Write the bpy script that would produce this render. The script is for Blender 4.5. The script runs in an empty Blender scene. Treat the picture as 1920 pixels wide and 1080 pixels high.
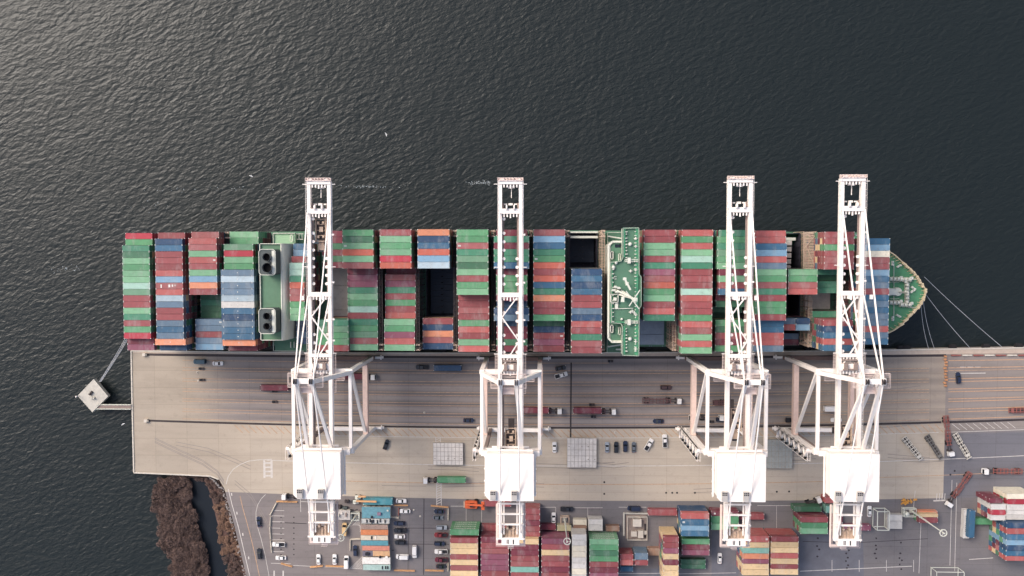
import bpy, math, random
from mathutils import Vector, Matrix
R_ = math.radians
random.seed(7)
S = bpy.context.scene
C = S.collection
# ---------------------------------------------------------------- camera
FPX, HC, NX, NY = 1610.0, 370.0, 1008.0, 470.0
d = Vector((NX-960, 540-NY, -FPX)).normalized()
Zc = -d
Xc = (Vector((1, 0, 0)) - Zc*Zc.x).normalized()
Yc = Zc.cross(Xc)
RM = Matrix((Xc, Yc, Zc))                      # camera space -> world space
cam = bpy.data.cameras.new('camera'); camo = bpy.data.objects.new('camera', cam); C.objects.link(camo)
cam.sensor_width = 36; cam.lens = 36*FPX/1920; cam.clip_start = 1; cam.clip_end = 9000
camo.matrix_world = Matrix.Translation((0, 0, HC)) @ RM.to_4x4()
S.camera = camo
# ---------------------------------------------------------------- sky, sun, exposure
SUN_EL, SUN_AZ = 44.0, 143.0                   # azimuth: counter-clockwise from +X
wd = bpy.data.worlds.new('World'); S.world = wd; wd.use_nodes = True
nt = wd.node_tree; bg = nt.nodes['Background']
sky = nt.nodes.new('ShaderNodeTexSky'); sky.sky_type = 'NISHITA'; sky.sun_disc = False
sky.sun_elevation = R_(SUN_EL); sky.sun_rotation = R_(90-SUN_AZ)
sky.air_density = 1.0; sky.dust_density = 5.0; sky.ozone_density = 1.0
nt.links.new(sky.outputs[0], bg.inputs[0]); bg.inputs[1].default_value = 0.15
sl = bpy.data.lights.new('sun', 'SUN'); sl.energy = 1.1; sl.angle = R_(24); sl.color = (1, .97, .94)
so = bpy.data.objects.new('sun', sl); C.objects.link(so)
sd = Vector((math.cos(R_(SUN_EL))*math.cos(R_(SUN_AZ)), math.cos(R_(SUN_EL))*math.sin(R_(SUN_AZ)), math.sin(R_(SUN_EL))))
so.rotation_euler = sd.to_track_quat('Z', 'Y').to_euler()
S.view_settings.view_transform = 'Standard'; S.view_settings.look = 'None'
S.view_settings.exposure = 0.72; S.view_settings.gamma = 1
S.render.engine = 'CYCLES'
GAIN = 1.35                                     # picture brightness of a sunlit level surface / its albedo

def W(px, py, z=0.0):
    v = RM @ Vector(((px-960)/FPX, (540-py)/FPX, -1))
    t = (z-HC)/v.z
    return Vector((v.x*t, v.y*t, z))
def lin(c):
    c /= 255.0
    return c/12.92 if c <= .04045 else ((c+.055)/1.055)**2.4
def alb(rgb): return tuple(min(.85, lin(c)/GAIN) for c in rgb)

# ---------------------------------------------------------------- materials
MATS = {}
def mat(name, rgb, rough=.6, var=.12, scale=.6, metal=0, dirt=0, bump=0, stretch=(1, 1, 1), objvar=0, lighten=0, spec=.3):
    if name in MATS: return MATS[name]
    m = bpy.data.materials.new(name); m.use_nodes = True; MATS[name] = m
    n = m.node_tree.nodes; L = m.node_tree.links; p = n['Principled BSDF']
    c = alb(rgb)
    p.inputs['Roughness'].default_value = rough; p.inputs['Metallic'].default_value = metal
    p.inputs['Specular IOR Level'].default_value = spec
    geo = n.new('ShaderNodeNewGeometry'); mp = n.new('ShaderNodeMapping'); mp.inputs['Scale'].default_value = stretch
    L.new(geo.outputs['Position'], mp.inputs[0])
    nz = n.new('ShaderNodeTexNoise'); nz.inputs['Scale'].default_value = scale; nz.inputs['Detail'].default_value = 5
    nz.inputs['Roughness'].default_value = .65; L.new(mp.outputs[0], nz.inputs[0])
    hs = n.new('ShaderNodeHueSaturation'); hs.inputs['Color'].default_value = (*c, 1)
    mr = n.new('ShaderNodeMapRange'); mr.inputs[1].default_value = .3; mr.inputs[2].default_value = .7
    mr.inputs[3].default_value = 1-var; mr.inputs[4].default_value = 1+var
    L.new(nz.outputs[0], mr.inputs[0])
    val = mr.outputs[0]
    if objvar:
        oi = n.new('ShaderNodeObjectInfo'); mo = n.new('ShaderNodeMapRange')
        mo.inputs[3].default_value = 1-objvar; mo.inputs[4].default_value = 1+objvar
        L.new(oi.outputs['Random'], mo.inputs[0])
        mu = n.new('ShaderNodeMath'); mu.operation = 'MULTIPLY'; L.new(val, mu.inputs[0]); L.new(mo.outputs[0], mu.inputs[1]); val = mu.outputs[0]
    L.new(val, hs.inputs['Value'])
    out = hs.outputs[0]
    if dirt:
        n2 = n.new('ShaderNodeTexNoise'); n2.inputs['Scale'].default_value = scale*1.7; n2.inputs['Detail'].default_value = 7
        n2.inputs['Roughness'].default_value = .75; L.new(geo.outputs['Position'], n2.inputs[0])
        r2 = n.new('ShaderNodeMapRange'); r2.inputs[1].default_value = .53; r2.inputs[2].default_value = .72; r2.inputs[4].default_value = dirt
        L.new(n2.outputs[0], r2.inputs[0])
        mx = n.new('ShaderNodeMix'); mx.data_type = 'RGBA'; L.new(r2.outputs[0], mx.inputs[0]); L.new(out, mx.inputs[6])
        mx.inputs[7].default_value = (.10, .075, .06, 1); out = mx.outputs[2]
    L.new(out, p.inputs['Base Color'])
    if lighten:
        n3 = n.new('ShaderNodeTexNoise'); n3.inputs['Scale'].default_value = .35; n3.inputs['Detail'].default_value = 6; n3.inputs['Roughness'].default_value = .7
        mp3 = n.new('ShaderNodeMapping'); mp3.inputs['Scale'].default_value = (1.0, .35, 1); L.new(geo.outputs['Position'], mp3.inputs[0]); L.new(mp3.outputs[0], n3.inputs[0])
        r3 = n.new('ShaderNodeMapRange'); r3.inputs[1].default_value = .5; r3.inputs[2].default_value = .78; r3.inputs[4].default_value = lighten; L.new(n3.outputs[0], r3.inputs[0])
        m3 = n.new('ShaderNodeMix'); m3.data_type = 'RGBA'; L.new(r3.outputs[0], m3.inputs[0]); L.new(out, m3.inputs[6]); m3.inputs[7].default_value = (.36, .35, .33, 1); L.new(m3.outputs[2], p.inputs['Base Color'])
    if bump:
        b = n.new('ShaderNodeBump'); b.inputs['Strength'].default_value = bump; b.inputs['Distance'].default_value = .2
        L.new(nz.outputs[0], b.inputs['Height']); L.new(b.outputs[0], p.inputs['Normal'])
    return m

CC = {  # container paints as they read in daylight
 'g1': ('green', (84, 152, 102)), 'g2': ('light green', (118, 176, 130)), 'g3': ('dark green', (64, 116, 84)), 'g4': ('sea green', (66, 138, 104)),
 'g5': ('pale mint', (156, 196, 176)), 'g6': ('dull green', (104, 150, 116)),
 'r1': ('crimson', (158, 75, 78)), 'r2': ('coral red', (190, 92, 88)), 'r3': ('maroon', (126, 52, 66)), 'r4': ('rust red', (162, 88, 88)),
 'r5': ('bright red', (192, 52, 68)), 'r6': ('orange red', (204, 96, 76)), 'k': ('mauve', (146, 78, 98)),
 'o1': ('orange', (228, 138, 98)), 't1': ('tan', (226, 190, 138)), 'b1': ('navy blue', (44, 76, 112)), 'b2': ('blue', (58, 106, 140)),
 'b3': ('light blue', (118, 160, 188)), 'b4': ('grey blue', (98, 124, 146)), 'b5': ('pale grey blue', (168, 188, 198)),
 'w1': ('off white', (208, 202, 194)), 'c1': ('cream', (232, 220, 194)), 'n1': ('grey brown', (150, 128, 118)), 't2': ('rusty brown', (160, 120, 96)),
 'm1': ('turquoise', (126, 184, 166)), 'q1': ('teal', (70, 146, 158)), 'y1': ('khaki', (176, 168, 128))}
KEYS = list(CC)
def desat(c, f=.82, up=1.03):
    g = .3*c[0]+.59*c[1]+.11*c[2]; return tuple(min(255, (g+(x-g)*f)*up) for x in c)
def cmat(k): return mat('paint_'+CC[k][0].replace(' ', '_'), desat(CC[k][1]), rough=.55, var=.09, scale=.45, dirt=.42, objvar=.13, lighten=.45)
M_cast = mat('casting', (232, 230, 222), var=.05)
M_white = mat('crane_white', (262, 252, 243), rough=.5, var=.04, scale=.4, dirt=.10)
M_pinkw = mat('crane_walkway', (244, 222, 212), rough=.6, var=.08, scale=.5, dirt=.15)
M_pink = mat('crane_primer', (238, 208, 194), rough=.6, var=.1, scale=.5, dirt=.2)
M_steel = mat('dark_steel', (70, 62, 62), rough=.6, var=.25, scale=1.5)
M_grate = mat('grating', (150, 132, 124), var=.2, scale=2)
M_glass = mat('glass', (30, 36, 44), rough=.12, var=.05, spec=.6)
M_rubber = mat('rubber', (38, 36, 38), rough=.85)
M_sgreen = mat('ship_green', (96, 132, 106), rough=.55, var=.1, scale=.3, dirt=.15)
M_dgreen = mat('ship_deck_green', (88, 128, 104), rough=.6, var=.12, scale=.3, dirt=.2)
M_lgreen = mat('ship_pale_green', (160, 196, 160), rough=.6, var=.06, scale=.3, dirt=.1)
M_swhite = mat('ship_white', (226, 226, 212), rough=.5, var=.05, scale=.5, dirt=.12)
M_beige = mat('lashing_beige', (202, 178, 158), rough=.7, var=.18, scale=1, dirt=.4)
M_hatch = mat('hatch_cover_grey', (228, 220, 212), rough=.75, var=.12, scale=.4, dirt=.35)
M_hatchb = mat('hatch_cover_blue_grey', (158, 170, 182), rough=.75, var=.14, scale=.35, dirt=.25)
M_hull = mat('hull_green', (36, 84, 62), rough=.5, var=.1)
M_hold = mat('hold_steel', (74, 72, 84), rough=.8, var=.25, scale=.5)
M_dark = mat('black_paint', (40, 40, 46), rough=.6)
M_rope = mat('rope', (196, 196, 198), rough=.9)

# ---------------------------------------------------------------- mesh helpers
class MB:
    def __init__(s): s.v = []; s.f = []; s.m = []
    def add(s, vs, fs, mi=0):
        b = len(s.v); s.v += [tuple(v) for v in vs]; s.f += [tuple(i+b for i in f) for f in fs]; s.m += [mi]*len(fs)
    def box(s, x0, x1, y0, y1, z0, z1, mi=0):
        s.add([(x0,y0,z0),(x1,y0,z0),(x1,y1,z0),(x0,y1,z0),(x0,y0,z1),(x1,y0,z1),(x1,y1,z1),(x0,y1,z1)],
              [(3,2,1,0),(4,5,6,7),(0,1,5,4),(1,2,6,5),(2,3,7,6),(3,0,4,7)], mi)
    def cbox(s, cx, cy, cz, lx, ly, lz, mi=0): s.box(cx-lx/2, cx+lx/2, cy-ly/2, cy+ly/2, cz-lz/2, cz+lz/2, mi)
    def beam(s, p, q, w, h=None, mi=0):
        p, q = Vector(p), Vector(q); h = h or w; a = (q-p).normalized()
        u = a.cross(Vector((0, 0, 1)))
        if u.length < 1e-3: u = Vector((1, 0, 0))
        u.normalize(); v = u.cross(a)
        vs = []
        for c in (p, q):
            for i, j in ((-1,-1),(1,-1),(1,1),(-1,1)): vs.append(c+u*w/2*i+v*h/2*j)
        s.add(vs, [(3,2,1,0),(4,5,6,7),(0,1,5,4),(1,2,6,5),(2,3,7,6),(3,0,4,7)], mi)
    def tube(s, p, q, r, r2=None, n=8, mi=0, cap=True):
        p, q = Vector(p), Vector(q); r2 = r if r2 is None else r2; a = (q-p).normalized()
        u = a.cross(Vector((0, 0, 1)))
        if u.length < 1e-3: u = Vector((1, 0, 0))
        u.normalize(); v = u.cross(a); vs = []
        for c, rr in ((p, r), (q, r2)):
            for k in range(n):
                t = 2*math.pi*k/n; vs.append(c+u*math.cos(t)*rr+v*math.sin(t)*rr)
        fs = [(k, (k+1) % n, n+(k+1) % n, n+k) for k in range(n)]
        if cap: fs += [tuple(range(n-1, -1, -1)), tuple(range(n, 2*n))]
        s.add(vs, fs, mi)
    def prism(s, pts, z0, z1, mi=0, top=None):
        n = len(pts); vs = [(x, y, z0) for x, y in pts]+[(x, y, z1) for x, y in (top or pts)]
        fs = [(k, (k+1) % n, n+(k+1) % n, n+k) for k in range(n)]+[tuple(range(n-1, -1, -1)), tuple(range(n, 2*n))]
        s.add(vs, fs, mi)
    def sheet(s, pts, z, mi=0): s.add([(p[0], p[1], z) for p in pts], [tuple(range(len(pts)))], mi)
    def ribbon(s, pts, w, z, mi=0):
        n = len(pts); vs = []
        for i, p in enumerate(pts):
            a = Vector(pts[max(0, i-1)][:2]); b = Vector(pts[min(n-1, i+1)][:2]); t = (b-a).normalized(); u = Vector((-t.y, t.x))*w/2
            vs += [(p[0]+u.x, p[1]+u.y, z), (p[0]-u.x, p[1]-u.y, z)]
        s.add(vs, [(2*i+1, 2*i+3, 2*i+2, 2*i) for i in range(n-1)], mi)
    def mesh(s, name, mats, org=(0, 0, 0)):
        me = bpy.data.meshes.new(name); ox, oy, oz = org
        me.from_pydata([(x-ox, y-oy, z-oz) for x, y, z in s.v], [], s.f)
        for m in mats: me.materials.append(m)
        if len(mats) > 1: me.polygons.foreach_set('material_index', s.m)
        me.update(); return me
    def build(s, name, mats, parent=None, org=(0, 0, 0)):
        if not isinstance(mats, (list, tuple)): mats = [mats]
        o = bpy.data.objects.new(name, s.mesh(name, mats, org)); C.objects.link(o)
        if parent is not None: o.parent = parent
        else: o.location = org
        return o
def tag(o, label, cat, group=None):
    o['label'] = label; o['category'] = cat
    if group: o['group'] = group
    return o
def thing(name, loc, label, cat, group=None, rz=0):
    o = bpy.data.objects.new(name, None); C.objects.link(o); o.location = loc; o.rotation_euler = (0, 0, rz); o.empty_display_size = .5
    return tag(o, label, cat, group)
def struct(o): o['kind'] = 'structure'; return o
def copy_tree(o, parent=None, paint=None):
    c = o.copy(); C.objects.link(c)
    if parent is not None: c.parent = parent
    if paint and c.type == 'MESH':
        for i, sl_ in enumerate(o.material_slots):
            if sl_.material == PROTO:
                c.material_slots[i].link = 'OBJECT'; c.material_slots[i].material = paint
    for ch in list(o.children): copy_tree(ch, c, paint)
    return c
PROTO = mat('car_paint_proto', (128, 128, 128))
def interp(tab, x):
    if x <= tab[0][0]: (x0, y0), (x1, y1) = tab[0], tab[1]
    elif x >= tab[-1][0]: (x0, y0), (x1, y1) = tab[-2], tab[-1]
    else:
        for i in range(len(tab)-1):
            if tab[i][0] <= x <= tab[i+1][0]: (x0, y0), (x1, y1) = tab[i], tab[i+1]; break
    return y0+(y1-y0)*(x-x0)/(x1-x0)

# ---------------------------------------------------------------- the setting: water, quay, yard
def quad(tab):                                      # least squares parabola
    import numpy as np
    c = np.polyfit([a for a, b in tab], [b for a, b in tab], 2); return lambda x: float(c[0]*x*x+c[1]*x+c[2])
YL = quad([(275, 788.5), (780, 800.2), (1130, 802), (1700, 794), (1900, 787)])
YS = quad([(270, 664.6), (780, 669.5), (1130, 670.5), (1700, 666.9), (1900, 665)])
YE = quad([(245, 656.7), (700, 660.5), (1200, 660.5), (1650, 654.5), (1900, 651.8)])
YW = quad([(430, 860), (660, 868), (1120, 873.5), (1700, 864), (1900, 855)])
YY = quad([(450, 925), (640, 931), (1170, 936.5), (1500, 932), (1700, 924)])
def G(px, py): p = W(px, py); return (p.x, p.y)

def water_mat(calm=1.0, base=(.0105, .0145, .0145, 1)):
    m = bpy.data.materials.new('water'); m.use_nodes = True; n = m.node_tree.nodes; L = m.node_tree.links; p = n['Principled BSDF']
    p.inputs['Base Color'].default_value = base; p.inputs['Roughness'].default_value = .34
    p.inputs['IOR'].default_value = 1.33; p.inputs['Specular IOR Level'].default_value = .5
    geo = n.new('ShaderNodeNewGeometry')
    def noise(scale, rot, st, det, dist, rough=.55):
        mp = n.new('ShaderNodeMapping'); mp.vector_type = 'TEXTURE'; mp.inputs['Scale'].default_value = (1/st[0], 1/st[1], 1); mp.inputs['Rotation'].default_value = (0, 0, rot)
        L.new(geo.outputs['Position'], mp.inputs[0])
        z = n.new('ShaderNodeTexNoise'); z.inputs['Scale'].default_value = scale; z.inputs['Detail'].default_value = det
        z.inputs['Roughness'].default_value = rough; z.inputs['Distortion'].default_value = dist
        L.new(mp.outputs[0], z.inputs[0]); return z.outputs[0]
    a = noise(.50, R_(22), (.6, 1.15, 1), 2, .3, .5); b = noise(.075, R_(35), (.7, 1.1, 1), 3, .4); c = noise(1.1, R_(40), (.7, 1.2, 1), 2, .3)
    def math_(op, x, y):
        q = n.new('ShaderNodeMath'); q.operation = op
        for i, k in enumerate((x, y)):
            if isinstance(k, (int, float)): q.inputs[i].default_value = k
            else: L.new(k, q.inputs[i])
        return q.outputs[0]
    big = noise(.012, R_(-25), (.5, 1.6, 1), 3, .5); gust = n.new('ShaderNodeMapRange'); L.new(big, gust.inputs[0]); gust.inputs[1].default_value = .3; gust.inputs[2].default_value = .7; gust.inputs[3].default_value = .8*calm; gust.inputs[4].default_value = 1.15*calm
    h = math_('MULTIPLY', gust.outputs[0], math_('ADD', math_('MULTIPLY', a, 2.0), math_('ADD', math_('MULTIPLY', b, 2.0), math_('MULTIPLY', c, .40))))
    bp = n.new('ShaderNodeBump'); bp.inputs['Strength'].default_value = 1; bp.inputs['Distance'].default_value = .185
    L.new(h, bp.inputs['Height']); L.new(bp.outputs[0], p.inputs['Normal'])
    return m
wb = MB(); wb.sheet([(-4000, -4000), (4000, -4000), (4000, 4000), (-4000, 4000)], -4.0)
M_water = water_mat()
struct(wb.build('water', M_water))

def ground_mat():
    m = bpy.data.materials.new('quay_surface'); m.use_nodes = True; n = m.node_tree.nodes; L = m.node_tree.links; p = n['Principled BSDF']
    p.inputs['Roughness'].default_value = .9; p.inputs['Specular IOR Level'].default_value = .15
    geo = n.new('ShaderNodeNewGeometry'); sp = n.new('ShaderNodeSeparateXYZ'); L.new(geo.outputs['Position'], sp.inputs[0])
    def M(op, x, y=0, z=None):
        q = n.new('ShaderNodeMath'); q.operation = op
        for i, k in enumerate((x, y) if z is None else (x, y, z)):
            if isinstance(k, (int, float)): q.inputs[i].default_value = k
            else: L.new(k, q.inputs[i])
        return q.outputs[0]
    def noise(scale, st=(1, 1, 1), det=5, rough=.6, rot=0):
        mp = n.new('ShaderNodeMapping'); mp.inputs['Scale'].default_value = st; mp.inputs['Rotation'].default_value = (0, 0, rot)
        L.new(geo.outputs['Position'], mp.inputs[0])
        z = n.new('ShaderNodeTexNoise'); z.inputs['Scale'].default_value = scale; z.inputs['Detail'].default_value = det
        z.inputs['Roughness'].default_value = rough; L.new(mp.outputs[0], z.inputs[0]); return z.outputs[0]
    wob = M('MULTIPLY', M('SUBTRACT', noise(.12, det=4), .5), 3.0)
    def step(v, a, b, wobble=1.0):                      # 0 below a, 1 above b
        r = n.new('ShaderNodeMapRange'); r.interpolation_type = 'SMOOTHSTEP'
        L.new(M('ADD', v, M('MULTIPLY', wob, wobble)), r.inputs[0]); r.inputs[1].default_value = a; r.inputs[2].default_value = b
        return r.outputs[0]
    def mix(f, a, b):
        x = n.new('ShaderNodeMix'); x.data_type = 'RGBA'
        if isinstance(f, (int, float)): x.inputs[0].default_value = f
        else: L.new(f, x.inputs[0])
        for i, k in ((6, a), (7, b)):
            if isinstance(k, tuple): x.inputs[i].default_value = (*alb(k), 1)
            else: L.new(k, x.inputs[i])
        return x.outputs[2]
    X, Y = sp.outputs[0], sp.outputs[1]
    XW = lambda px: W(px, 735).x
    YWo = lambda py: W(960, py).y
    # curved bands: shift Y by the parabola of the rails so bands follow them
    cx = W(1090, 735).x; sag = (YL(1090)-YL(1700))*370/1610/((W(1700, 735).x-cx)**2)
    Yc_ = M('SUBTRACT', Y, M('MULTIPLY', M('MULTIPLY', M('SUBTRACT', X, cx), M('SUBTRACT', X, cx)), sag))
    col = mix(noise(.03, det=3), (177, 164, 148), (190, 177, 161))
    # concrete behind the rail, a bit greyer
    band = M('MULTIPLY', M('SUBTRACT', 1, step(Yc_, YWo(806), YWo(800), .1)), step(X, XW(395), XW(520), 2))
    col = mix(M('MULTIPLY', band, .8), col, (204, 190, 173))
    # dark trafficked lanes
    lane = M('MULTIPLY', step(Yc_, YWo(802), YWo(800), 0), M('MULTIPLY', step(X, XW(330), XW(470), 2.5), M('SUBTRACT', 1, step(X, XW(1400), XW(1560), 2.5))))
    edge = M('SUBTRACT', 1, step(Yc_, YWo(664), YWo(663), 0))
    lane = M('MULTIPLY', lane, edge)
    streak = noise(.12, (.06, 2.2, 1), 6, .7)
    lanecol = mix(streak, (124, 118, 119), (186, 174, 166))
    col = mix(lane, col, lanecol)
    wv = M('SINE', M('MULTIPLY', Yc_, 2*math.pi/4.55)); wv = M('MULTIPLY', M('ADD', wv, 1), .5)
    wheel = M('MULTIPLY', M('MULTIPLY', wv, noise(.03, (.12, 1.5, 1), 4, .7)), M('MULTIPLY', M('MULTIPLY', step(Yc_, YWo(798), YWo(796), 0), edge), step(X, XW(330), XW(600), 2.5)))
    col = mix(M('MULTIPLY', wheel, .95), col, (88, 88, 96))
    l2 = M('MULTIPLY', M('MULTIPLY', M('MULTIPLY', step(Yc_, YWo(802), YWo(800), 0), edge), step(X, XW(1440), XW(1560), 2)), 1)
    col = mix(M('MULTIPLY', l2, .55), col, mix(streak, (150, 138, 130), (190, 172, 156)))
    # asphalt right of the joint
    rr = step(X, XW(1772.5), XW(1773.5), 0)
    col = mix(M('MULTIPLY', rr, .85), col, mix(streak, (132, 124, 122), (164, 153, 147)))
    back = M('SUBTRACT', 1, step(Yc_, YWo(822), YWo(812), .5))
    col = mix(M('MULTIPLY', M('MULTIPLY', rr, back), .85), col, (118, 118, 126))
    # yard asphalt south of the concrete
    yard = M('SUBTRACT', 1, step(Yc_, YWo(938), YWo(936.8), .04))
    ydark = mix(noise(.05, det=6, rough=.7), (116, 114, 119), (142, 135, 133))
    col = mix(yard, col, ydark)
    # left road is a bit lighter
    road = M('MULTIPLY', yard, M('SUBTRACT', 1, step(X, XW(700), XW(760), 2)))
    col = mix(M('MULTIPLY', road, .6), col, (146, 136, 132))
    # slab joints + patches + stains
    bx = n.new('ShaderNodeTexBrick'); bx.inputs['Scale'].default_value = 1; bx.offset = 0
    bx.inputs['Brick Width'].default_value = 14; bx.inputs['Row Height'].default_value = 7.5; bx.inputs['Mortar Size'].default_value = .10; bx.inputs['Bias'].default_value = 0
    bx.inputs['Color1'].default_value = (.97, .97, .97, 1); bx.inputs['Color2'].default_value = (1.04, 1.03, 1.02, 1); bx.inputs['Mortar'].default_value = (.80, .79, .78, 1)
    L.new(geo.outputs['Position'], bx.inputs[0])
    mm = n.new('ShaderNodeMix'); mm.data_type = 'RGBA'; mm.blend_type = 'MULTIPLY'; mm.inputs[0].default_value = .8
    L.new(col, mm.inputs[6]); L.new(bx.outputs[0], mm.inputs[7]); col = mm.outputs[2]
    def darken(col, nz, a, b, amt):
        r = n.new('ShaderNodeMapRange'); L.new(nz, r.inputs[0]); r.inputs[1].default_value = a; r.inputs[2].default_value = b
        r.inputs[3].default_value = 1; r.inputs[4].default_value = amt
        x = n.new('ShaderNodeVectorMath'); x.operation = 'SCALE'; L.new(col, x.inputs[0]); L.new(r.outputs[0], x.inputs[3]); return x.outputs[0]
    col = darken(col, noise(.06, (.5, 1.3, 1), 7, .7, .5), .5, .75, .80)
    col = darken(col, noise(.45, det=6, rough=.7), .56, .76, .80)
    col = darken(col, noise(2.5, det=3), .35, .7, .93)
    col = darken(col, noise(.10, (.1, 1.6, 1), 5, .7), .48, .7, .86)
    L.new(col, p.inputs['Base Color'])
    return m
M_ground = ground_mat()
edge_pts = [(x, YE(x)) for x in range(245, 2300, 60)]
outline = [G(*p) for p in edge_pts]+[G(2400, 640), G(2400, 1500), G(520, 1500), G(492, 1250), G(463, 1083), G(452, 1040), G(440, 988), G(428, 945), G(421, 917), G(411, 900), G(395, 893.5), G(250, 887), G(247, 760)]
qb = MB(); qb.prism(outline[::-1], -6, 0); quay = struct(qb.build('quay', M_ground))
# raised pale kerb round the free edges
kb = MB(); M_kerb = mat('kerb_paint', (214, 204, 190), var=.1, scale=.6, dirt=.2)
kp = [G(246.2, 657.5), G(248.2, 760), G(251.2, 886), G(395, 892.4), G(410, 898.5)]
for a, b in zip(kp[:-1], kp[1:]): kb.beam((*a, .15), (*b, .15), .55, .3)
kp = [G(x, YE(x)+1.0) for x in range(246, 2280, 50)]
for a, b in zip(kp[:-1], kp[1:]): kb.beam((*a, .14), (*b, .14), .5, .28)
tag(kb.build('quay_kerb', M_kerb), 'pale raised kerb along the open edges of the quay', 'kerb')
# cope strip between edge and seaside rail
M_cope = mat('cope_concrete', (196, 178, 162), var=.1, scale=.5, dirt=.25)
cb = MB(); xs = list(range(250, 2280, 50))
a = [G(x, YE(x)+2.4) for x in xs]; b = [G(x, YS(x)-2.6) for x in xs]
for i in range(len(xs)-1): cb.sheet([b[i], b[i+1], a[i+1], a[i]], .012)
struct(cb.build('quay_cope', M_cope))
# crane rails in their grooves
rb = MB(); M_groove = mat('rail_groove', (54, 48, 52), var=.2, rough=.8)
for f, x0, x1, w in ((YS, 276, 1774, 1.0), (YL, 278, 1765, .85)):
    rb.ribbon([G(x, f(x)) for x in range(x0, x1, 30)]+[G(x1, f(x1))], w, .010)
rb.ribbon([G(x, YL(x)+.3) for x in range(1775, 2280, 30)], .9, .010)
struct(rb.build('rail_grooves', M_groove))
M_rail = mat('rail_steel', (120, 108, 104), rough=.4, metal=.6)
for f, x0, x1, nm in ((YS, 276, 2280, 'seaside'), (YL, 278, 2280, 'landside')):
    rb = MB()
    pts = [G(x, f(x)) for x in range(x0, x1, 60)]
    for a, b in zip(pts[:-1], pts[1:]): rb.beam((*a, .06), (*b, .06), .10, .10)
    tag(rb.build('crane_rail', M_rail), 'long steel crane rail on the %s of the traffic lanes' % nm, 'rail')
for f, x, nm in ((YS, 272, 'seaside'), (YL, 275, 'landside')):
    g_ = G(x, f(x)); eb = MB(); eb.prism([(g_[0]-.9, g_[1]-.75), (g_[0]+.9, g_[1]-.75), (g_[0]+.9, g_[1]+.75), (g_[0]-.9, g_[1]+.75)], 0, 1.3, 0, [(g_[0]-.7, g_[1]-.6), (g_[0]+.6, g_[1]-.6), (g_[0]+.6, g_[1]+.6), (g_[0]-.7, g_[1]+.6)])
    eb.box(g_[0]+.75, g_[0]+1.1, g_[1]-.3, g_[1]+.3, .5, 1.1, 0)
    tag(eb.build('rail_buffer', M_kerb, org=(g_[0], g_[1], 0)), 'pale concrete buffer block ending the %s crane rail' % nm, 'buffer', 'rail end buffers')
# painted markings
M_or = mat('orange_line', (196, 160, 128), var=.25, scale=.8, dirt=.7); M_wl = mat('white_line', (214, 206, 198), var=.15, scale=.8, dirt=.5)
mk = MB()
for t in (.079, .188, .229, .35, .394, .505, .546, .654, .693, .807, .849, .956):
    for (a, b) in ((342, 1768), (1778, 2250)):
        if t < .2 and a == 342: b = 1180 if t < .1 else 1768
        mk.ribbon([G(x, YS(x)+t*(YL(x)-YS(x))) for x in range(a, b, 40)], .22, .014, 0)
mk.ribbon([G(x, YW(x)+34.5) for x in range(560, 1600, 40)], .3, .014, 0)
mk.ribbon([G(x, YW(x)+30) for x in range(1640, 2250, 40)], .25, .014, 0)
for x in range(440, 1760, 13): mk.ribbon([G(x, YL(x)+3.5), G(x+15, YL(x)+18)], .34, .018)
struct(mk.build('lane_markings', M_or))
mk = MB(); M_or2 = mat('fresh_orange_line', (208, 164, 126), var=.2, scale=.8, dirt=.45)
for t in (.079, .188, .35, .394, .505, .546, .654, .693, .807, .849, .956): mk.ribbon([G(x, YS(x)+t*(YL(x)-YS(x))) for x in range(1778, 2250, 40)], .28, .020)
struct(mk.build('fresh_lane_markings', M_or2))
mk = MB()
mk.ribbon([G(x, YW(x)) for x in range(500, 2250, 40)], .28, .014)
mk.ribbon([G(x, YL(x)+19) for x in range(560, 1765, 40)], .2, .014)
mk.ribbon([G(x, YL(x)+19) for x in range(1775, 2250, 40)], .2, .014)
for x in range(1785, 1900, 13): mk.ribbon([G(x, YL(x)+3.5), G(x+15, YL(x)+15)], .2, .018)
arc = [(430, 1000), (425, 920), (424, 908), (428, 893), (437, 880), (450, 871), (466, 864.5), (482, 862.5), (510, 861)]
mk.ribbon([G(*p) for p in arc[2:]], .25, .018)
for x in (495.5, 509): mk.ribbon([G(x, 863), G(x+.5, 896)], .9, .018)
for y in (868, 876, 884, 892): mk.ribbon([G(497, y), G(508, y)], .7, .022)
for x in (818.5, 827): mk.ribbon([G(x, 903), G(x+.5, 948)], .35, .018)
for k in range(9): mk.ribbon([G(819, 908+k*4.6), G(826.5, 904.5+k*4.6)], .3, .022)
for x in (817, 826): mk.ribbon([G(x, 820), G(x, 834)], .3, .018)
for k in range(3): mk.ribbon([G(817.5, 825+k*4), G(825.5, 821+k*4)], .25, .022)
# left road
edge = [(425, 917), (432, 946), (444, 988), (456, 1040), (466, 1083), (500, 1250)]
mk.ribbon([G(x+3, y) for x, y in edge], .3, .018)
for x, y in ((434, 927), (444, 962), (455, 1002), (466, 1046)): mk.ribbon([G(x, y-2.5), G(x+.6, y+2.5)], .5, .018)
mk.ribbon([G(*p) for p in [(498, 927), (490, 935), (483, 947), (480, 960), (480, 975), (484, 992), (489, 1008), (497, 1040), (505, 1083)]], .2, .018)
for x in (514, 531): mk.ribbon([G(x, 1070), G(x, 1100)], .6, .018)
for y in (957, 967, 978, 990, 1001, 1012, 1024, 1034): mk.ribbon([G(510, y), G(533, y+.5)], .22, .018)
mk.ribbon([G(563, 940), G(578, 941)], .22, .018); mk.ribbon([G(563, 930), G(564, 960)], .22, .018)
mk.ribbon([G(508, 1056), G(545, 1057)], .22, .018); mk.ribbon([G(550, 1060), G(700, 1068)], .2, .018)
for k in range(9): mk.ribbon([G(661+k*2.5, 985+k*0), G(675, 972+k*3.1)], .18, .018)
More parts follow.
